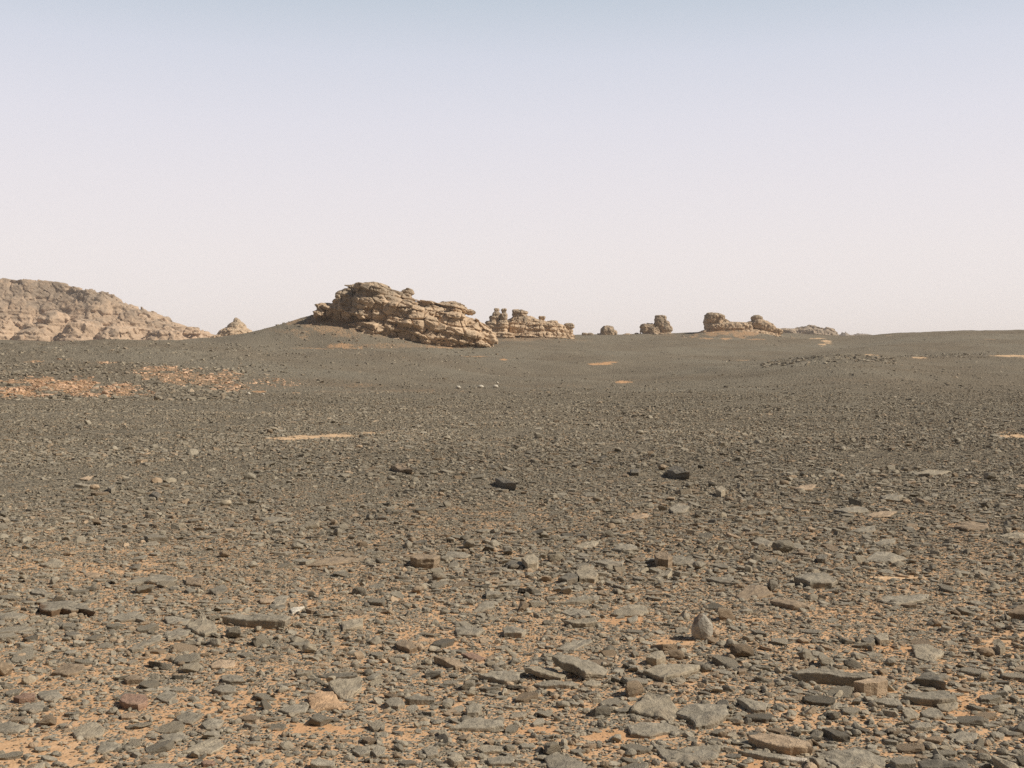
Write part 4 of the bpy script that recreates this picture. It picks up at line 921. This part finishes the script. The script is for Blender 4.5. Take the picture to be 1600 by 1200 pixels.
# ------------------------------------------------------------------ stone prototypes
def hull(pts, bev=0.0, rr=None):
    b = bmesh.new()
    for p in pts: b.verts.new(p)
    r_ = bmesh.ops.convex_hull(b, input=b.verts[:])
    junk = [g for g in r_['geom_interior'] + r_['geom_unused'] if isinstance(g, bmesh.types.BMVert)]
    bmesh.ops.delete(b, geom=list(set(junk)), context='VERTS')
    if bev:
        bmesh.ops.dissolve_limit(b, angle_limit=math.radians(9), verts=b.verts[:], edges=b.edges[:])
        bmesh.ops.bevel(b, geom=b.edges[:] , offset=bev, segments=1, affect='EDGES', clamp_overlap=True)
    bmesh.ops.triangulate(b, faces=b.faces[:])
    bmesh.ops.recalc_face_normals(b, faces=b.faces[:])
    b.verts.index_update()
    V = np.array([v.co[:] for v in b.verts]); Fc = np.array([[v.index for v in f.verts] for f in b.faces]); b.free()
    return V, Fc
def slab_proto(r_, n, t, bev):
    a = np.sort(r_.random(n)) * 0.5 + (np.arange(n) + .5) / n * 0.5; a = (np.arange(n) + (r_.random(n) - .5) * .7) / n * 2 * math.pi
    asp = r_.uniform(0.5, 0.85)
    pts = []
    for k in a:
        rd = r_.uniform(0.78, 1.0)
        pts.append((math.cos(k) * rd, math.sin(k) * rd * asp, t * r_.uniform(0.75, 1.0)))
        rd *= r_.uniform(0.88, 1.08)
        pts.append((math.cos(k + .2 * r_.normal()) * rd, math.sin(k) * rd * asp, -t * r_.uniform(0.7, 1.0)))
    return hull(pts, bev)
def chunk_proto(r_, n, bev):
    v = r_.normal(size=(n, 3)); v /= np.linalg.norm(v, axis=1)[:, None]
    v *= r_.uniform(.8, 1.0, (n, 1)); v[:, 1] *= r_.uniform(.6, .9); v[:, 2] *= r_.uniform(.40, .65)
    return hull(v, bev)
def pebble_proto(r_):
    V, Fc = ico(2)
    s_ = r_.random() * 99
    k = 1 + 0.22 * fbm(V[:, 0] * 1.3 + s_, V[:, 1] * 1.3, V[:, 2] * 1.3, 2, 3)
    V = V * k[:, None]; V[:, 1] *= r_.uniform(.6, .9); V[:, 2] *= r_.uniform(.35, .6)
    return V, Fc
pr = np.random.default_rng(11)
NEAR = [slab_proto(pr, pr.integers(5, 9), pr.uniform(.10, .26), .04) for _ in range(20)] + [chunk_proto(pr, 14, .06) for _ in range(7)]
MID = [slab_proto(pr, pr.integers(5, 7), pr.uniform(.14, .3), 0) for _ in range(15)] + [chunk_proto(pr, 10, 0) for _ in range(5)]
LOW = [slab_proto(pr, 4, pr.uniform(.2, .35), 0) for _ in range(6)] + [chunk_proto(pr, 7, 0) for _ in range(8)]
PEB = [pebble_proto(pr) for _ in range(8)]
print('protos', [int(np.mean([len(f) for v, f in S])) for S in (NEAR, MID, LOW, PEB)])

# ------------------------------------------------------------------ scatter
F1K = F * 0.64
OCT = [(.012, .024, .13), (.024, .048, .21), (.048, .096, .33), (.096, .18, .155), (.18, .34, .028), (.34, .6, .0025)]
def clump(x, y): return fbm(x / 2.3, y / 2.3, 0 * x, 3, 33)
S_ = []
sr = np.random.default_rng(21)
for lo, hi, cov in OCT:
    mean_area = (0.72 * lo * 1.35) ** 2 * 0.62
    dmax = min(lo * F1K, 420); dmin = 2.6
    dens = cov / mean_area
    # the strewn strip is a little wider than the view on both sides
    dd = np.linspace(dmin, dmax, 400); wd = 1.15 * dd + 7.0
    cum = np.concatenate([[0], np.cumsum((wd[1:] + wd[:-1]) / 2 * np.diff(dd))])
    n = int(dens * cum[-1])
    d = np.interp(sr.random(n) * cum[-1], cum, dd)
    u = (sr.random(n) - .5) * (1.15 + 7.0 / d)
    L = lo * (hi / lo) ** (sr.random(n) ** 1.5)
    x, y = d * u, d
    # thin out before the cut-off so no ring shows
    fade = 1 - sstep(0.55, 1.0, d / dmax)
    keep = sr.random(n) < fade
    x, y, L, d = x[keep], y[keep], L[keep], d[keep]
    if lo > .04:
        keep = sr.random(len(x)) < np.clip(0.78 + clump(x, y) * 1.3 * (1 if lo > .09 else .6), .06, 1.5)
        x, y, L, d = x[keep], y[keep], L[keep], d[keep]
    if lo > .02:
        keep = sr.random(len(x)) < np.clip(.9 + .55 * fbm(x / 8, y / 8, 0 * x, 2, 81), .3, 1.2)
        x, y, L = x[keep], y[keep], L[keep]
    S_.append(np.stack([x, y, L], 1)); print(lo, len(x))
# rocky crests: extra big stones
def region(n, pxr, dr, Lr, seed, fn=None):
    r_ = np.random.default_rng(seed)
    d = r_.uniform(*dr, n); p = r_.uniform(*pxr, n); x = (p - 800) / F * d
    L = Lr[0] * (Lr[1] / Lr[0]) ** (r_.random(n) ** 2)
    return np.stack([x, d, L], 1)
S_.append(region(620, (1190, 1400), (172, 200), (.4, 1.3), 5))
S_.append(region(1500, (-60, 460), (95, 215), (.22, .95), 6))
S_.append(region(700, (300, 760), (170, 235), (.3, .9), 8))
S_.append(region(3600, (-20, 385), (62, 122), (.16, .75), 9))
S_.append(region(3500, (-60, 1660), (100, 430), (.22, .85), 12))
S_.append(region(500, (1400, 1560), (225, 260), (.4, .9), 10))
for k, (fx0, fx1, d0, d1) in enumerate(((520, 800, 236, 262), (1060, 1240, 395, 425), (760, 905, 325, 350), (430, 560, 238, 275))):
    S_.append(region(260, (fx0, fx1), (d0, d1), (.35, 1.3), 40 + k))
S_.append(region(650, (-80, 1680), (3.6, 10), (.09, .19), 51))
S_.append(region(2600, (-80, 1680), (3.6, 12), (.05, .095), 52))
S_ = np.vstack(S_)
x, y, L = S_.T
z = terrain(x, y)
sm, so = sandmask(x, y, z)
rubble = (y > 58) & (y < 125) & (sm > .16) & (x < -0.2 * y)
keep = (sr.random(len(x)) > np.clip(sm * 1.05, 0, .97)) | rubble
hf = np.array([(a, b_, c_) for a, b_, c_, *_ in hero_fp])
big = (L > .03) & (y < 40)
keep &= ~((L > .30) & (y < 22)) & ~((L > .42) & (y < 58)) & ~((L > .2) & (y < 8.5))
clear = np.ones(len(x), bool)
for hx, hy, hr in hf:
    q = np.hypot(x - hx, (y - hy)) < (hr * 0.62 + L * np.where(L > .07, .62, .38))
    clear &= ~(q & big)
keep &= clear
x, y, z, L, sm, so, rubble = [v[keep] for v in (x, y, z, L, sm, so, rubble)]
# keep the larger stones apart
order = np.argsort(-L); xo, yo, Lo = x[order], y[order], L[order]
idx = np.where((Lo > .07) & (yo < 22))[0]; drop = np.zeros(len(xo), bool); kept = []
grid = {}
for i in idx:
    gx, gy = int(xo[i] // .5), int(yo[i] // .5); ok = True
    for a in (-1, 0, 1):
        for b_ in (-1, 0, 1):
            for j in grid.get((gx + a, gy + b_), ()):
                if (xo[i] - xo[j]) ** 2 + (yo[i] - yo[j]) ** 2 < ((Lo[i] + Lo[j]) * .36) ** 2: ok = False; break
    if ok: grid.setdefault((gx, gy), []).append(i)
    else: drop[i] = True
order = order[~drop]
x, y, z, L, sm, so, rubble = [v[order] for v in (x, y, z, L, sm, so, rubble)]
n = len(x)
yaw = np.where(sr.random(n) < .6, sr.normal(0, .45, n), sr.random(n) * 2 * math.pi)
# long axes tend to lie across the view like the bedded slabs in the plain
tilt = np.abs(sr.normal(0, .19, n)) + (sr.random(n) < .12) * sr.uniform(.3, .9, n)
tilt = np.where(L > .1, np.minimum(tilt, .32), tilt)
tdir = sr.random(n) * 2 * math.pi
pix = L * F1K / y
ppx, ppy, _ = project(x, y, z)
cls = np.where(pix > 9, 0, np.where(pix > 4.2, 1, 2))
pebb = (sr.random(n) < .25) & (L < .06) & (pix > 6)
cls = np.where(pebb, 3, cls)
lib = [NEAR, MID, LOW, PEB]
pid = sr.integers(0, 10 ** 6, n)
zs = sr.uniform(.7, 1.25, n)
tone = sr.random(n)
base = np.array([TONES['grey'], TONES['dark'], TONES['brown'], TONES['pale'], TONES['tan']])
ti = np.searchsorted([.64, .74, .88, .965], tone)
tcol = base[ti] * sr.uniform(.82, 1.2, (n, 1))
far_ = sstep(15, 60, y)[:, None]
tcol = tcol * (1 - far_ * .45) + np.array(TONES['grey']) * .95 * far_ * .45
org_ = np.array([0.64, 0.43, 0.28])
tcol = tcol * (1 + .13 * fbm(x / 14, y / 7, 0 * x, 3, 71))[:, None]
foot = (y > 228) & (ppy < 546) & (((ppx > 530) & (ppx < 900)) | ((ppx > 1060) & (ppx < 1250))) & (sr.random(n) < .62)
tcol[foot] = np.array([.50, .37, .25]) * sr.uniform(.6, 1.15, (foot.sum(), 1))
rb = rubble & (sr.random(n) < .82)
tcol[rb] = org_ * sr.uniform(.65, 1.1, (rb.sum(), 1))
# ---- which stones show largest: these become things of their own
inview = (ppx > 4) & (ppx < 1596) & (ppy > 600) & (ppy < 1196)
score = np.where(inview, pix, 0)
NIND = 140
ind = np.argsort(-score)[:NIND]
isind = np.zeros(n, bool); isind[ind] = True
def rot_m(yaw, tilt, tdir):
    cy_, sy_ = np.cos(yaw), np.sin(yaw); o0 = np.zeros_like(yaw); o1 = o0 + 1
    Rz = np.stack([cy_, -sy_, o0, sy_, cy_, o0, o0, o0, o1], -1).reshape(-1, 3, 3)
    ax, ay = np.cos(tdir), np.sin(tdir); c, s = np.cos(tilt), np.sin(tilt); t = 1 - c
    Rt = np.stack([t * ax * ax + c, t * ax * ay, s * ay, t * ax * ay, t * ay * ay + c, -s * ax, -s * ay, s * ax, c], -1).reshape(-1, 3, 3)
    return Rt @ Rz
ROT = rot_m(yaw, tilt, tdir)
PV, PF, PT = [], [], []; off = 0
for c_ in range(4):
    for pi_, (V, Fc) in enumerate(lib[c_]):
        sel = np.where((cls == c_) & (pid % len(lib[c_]) == pi_) & ~isind)[0]
        if not len(sel): continue
        sc = np.stack([L[sel] * .5, L[sel] * .5, L[sel] * .5 * zs[sel]], -1)
        W = V[None] * sc[:, None]
        W = np.einsum('nij,nvj->nvi', ROT[sel], W)
        lift = (-V[:, 2].min()) * sc[:, 2] * .52
        W += np.stack([x[sel], y[sel], z[sel] + lift], -1)[:, None]
        k = len(V)
        PV.append(W.reshape(-1, 3)); PF.append((Fc[None] + (off + np.arange(len(sel)) * k)[:, None, None]).reshape(-1, 3))
        PT.append(np.repeat(np.hstack([tcol[sel], np.ones((len(sel), 1))]), k, 0)); off += len(sel) * k
PV, PF, PT = np.vstack(PV), np.vstack(PF), np.vstack(PT)
me = mesh_from('gravel', PV, PF, smooth=False, material=M_STONE, tint=PT)
link('gravel', me, kind='stuff', label='dark gravel and small broken stones strewn over the plain')
print('gravel', n, len(PF), round(time.time() - T0, 1))
del PV, PF, PT

# ---- individual stones from the scatter: one mesh per prototype, copied
white_mesh = {}
used_labels = set(h[3] for h in hero_fp)
tname = {0: 'grey', 1: 'dark', 2: 'brown', 3: 'pale', 4: 'tan'}
shape_words = {0: ['slab', 'plate', 'flake', 'flat stone'], 1: ['chunk', 'lump', 'stone', 'fragment']}
SH = []
for h in hero_fp:
    w2 = h[3].split(); SH.append(h[3])
made = 0
for i in ind:
    c_ = 0; pi_ = int(pid[i] % len(NEAR))
    if pi_ not in white_mesh:
        V, Fc = NEAR[pi_]
        # two rounds of splitting and roughening so close-up faces are not flat
        b = bmesh.new()
        vs = [b.verts.new(v) for v in V]
        for f in Fc:
            try: b.faces.new([vs[k] for k in f])
            except ValueError: pass
        bmesh.ops.subdivide_edges(b, edges=b.edges[:], cuts=1, use_grid_fill=True)
        bmesh.ops.subdivide_edges(b, edges=b.edges[:], cuts=1, use_grid_fill=True)
        bmesh.ops.triangulate(b, faces=b.faces[:]); b.verts.index_update()
        V2 = np.array([v.co[:] for v in b.verts]); F2 = np.array([[v.index for v in f.verts] for f in b.faces]); b.free()
        V2 = V2 + 0.045 * np.stack([fbm(V2[:, 0] * 3.5 + k, V2[:, 1] * 3.5, V2[:, 2] * 6, 2, 60 + k + pi_) for k in range(3)], -1) * np.array([1, 1, .6])
        white_mesh[pi_] = mesh_from('stone' if pi_ >= 20 else 'flat_stone', V2, F2, material=M_STONE, tint=np.ones((len(V2), 4)))
    V = NEAR[pi_][0]
    slabby = pi_ < 20
    nm = 'flat_stone' if slabby else 'stone'
    o = bpy.data.objects.new(nm, white_mesh[pi_]); COL.objects.link(o)
    s2 = float(L[i] * .5)
    o.scale = (s2, s2, s2 * float(zs[i]))
    o.rotation_mode = 'QUATERNION'; o.rotation_quaternion = mathutils.Matrix(ROT[i].tolist()).to_quaternion()
    o.location = (float(x[i]), float(y[i]), float(z[i] + -V[:, 2].min() * s2 * zs[i] * .5))
    o.color = (*[float(v) for v in tcol[i]], 1)
    # label from the nearest distinct stones
    dpx = [math.hypot(h[4] - ppx[i], (h[5] - ppy[i]) * 1.5) for h in hero_fp]
    lab = None
    for hi_ in np.argsort(dpx)[:25]:
        h = hero_fp[hi_]; dx, dy = ppx[i] - h[4], ppy[i] - h[5]
        if abs(dx) > 1.6 * abs(dy): rel = 'right of' if dx > 0 else 'left of'
        else: rel = 'in front of' if dy > 0 else 'behind'
        for wd in shape_words[0 if slabby else 1]:
            cand = f"{tname[int(ti[i])]} {wd} just {rel} the {h[3]}"
            if len(cand.split()) <= 16 and cand not in used_labels: lab = cand; break
        if lab: break
    if not lab:
        for hi_ in np.argsort(dpx)[:40]:
            h = hero_fp[hi_]; cand = f"{tname[int(ti[i])]} stone a little away from the {h[3]}"
            if len(cand.split()) <= 16 and cand not in used_labels: lab = cand; break
    used_labels.add(lab)
    o['label'] = lab; o['category'] = 'stone'; o['group'] = 'loose stones on the gravel plain'
    made += 1
print('individuals', made, round(time.time() - T0, 1))

# ------------------------------------------------------------------ dusty air
def haze():
    b = bmesh.new(); bmesh.ops.create_cube(b, size=1.0)
    me = bpy.data.meshes.new('haze'); b.to_mesh(me); b.free()
    m = bpy.data.materials.new('dusty air'); m.use_nodes = True
    nt = m.node_tree
    for n_ in list(nt.nodes): nt.nodes.remove(n_)
    o_ = nt.nodes.new('ShaderNodeOutputMaterial'); v = nt.nodes.new('ShaderNodeVolumePrincipled')
    v.inputs['Color'].default_value = (0.93, 0.86, 0.82, 1); v.inputs['Density'].default_value = HAZE
    nt.links.new(v.outputs[0], o_.inputs['Volume'])
    me.materials.append(m)
    o = link('haze', me, kind='stuff', label='thin dusty haze over the desert')
    o.scale = (8200, 8200, 110); o.location = (0, 0, 110 / 2 - 8)
HAZE = 0.00018
haze()
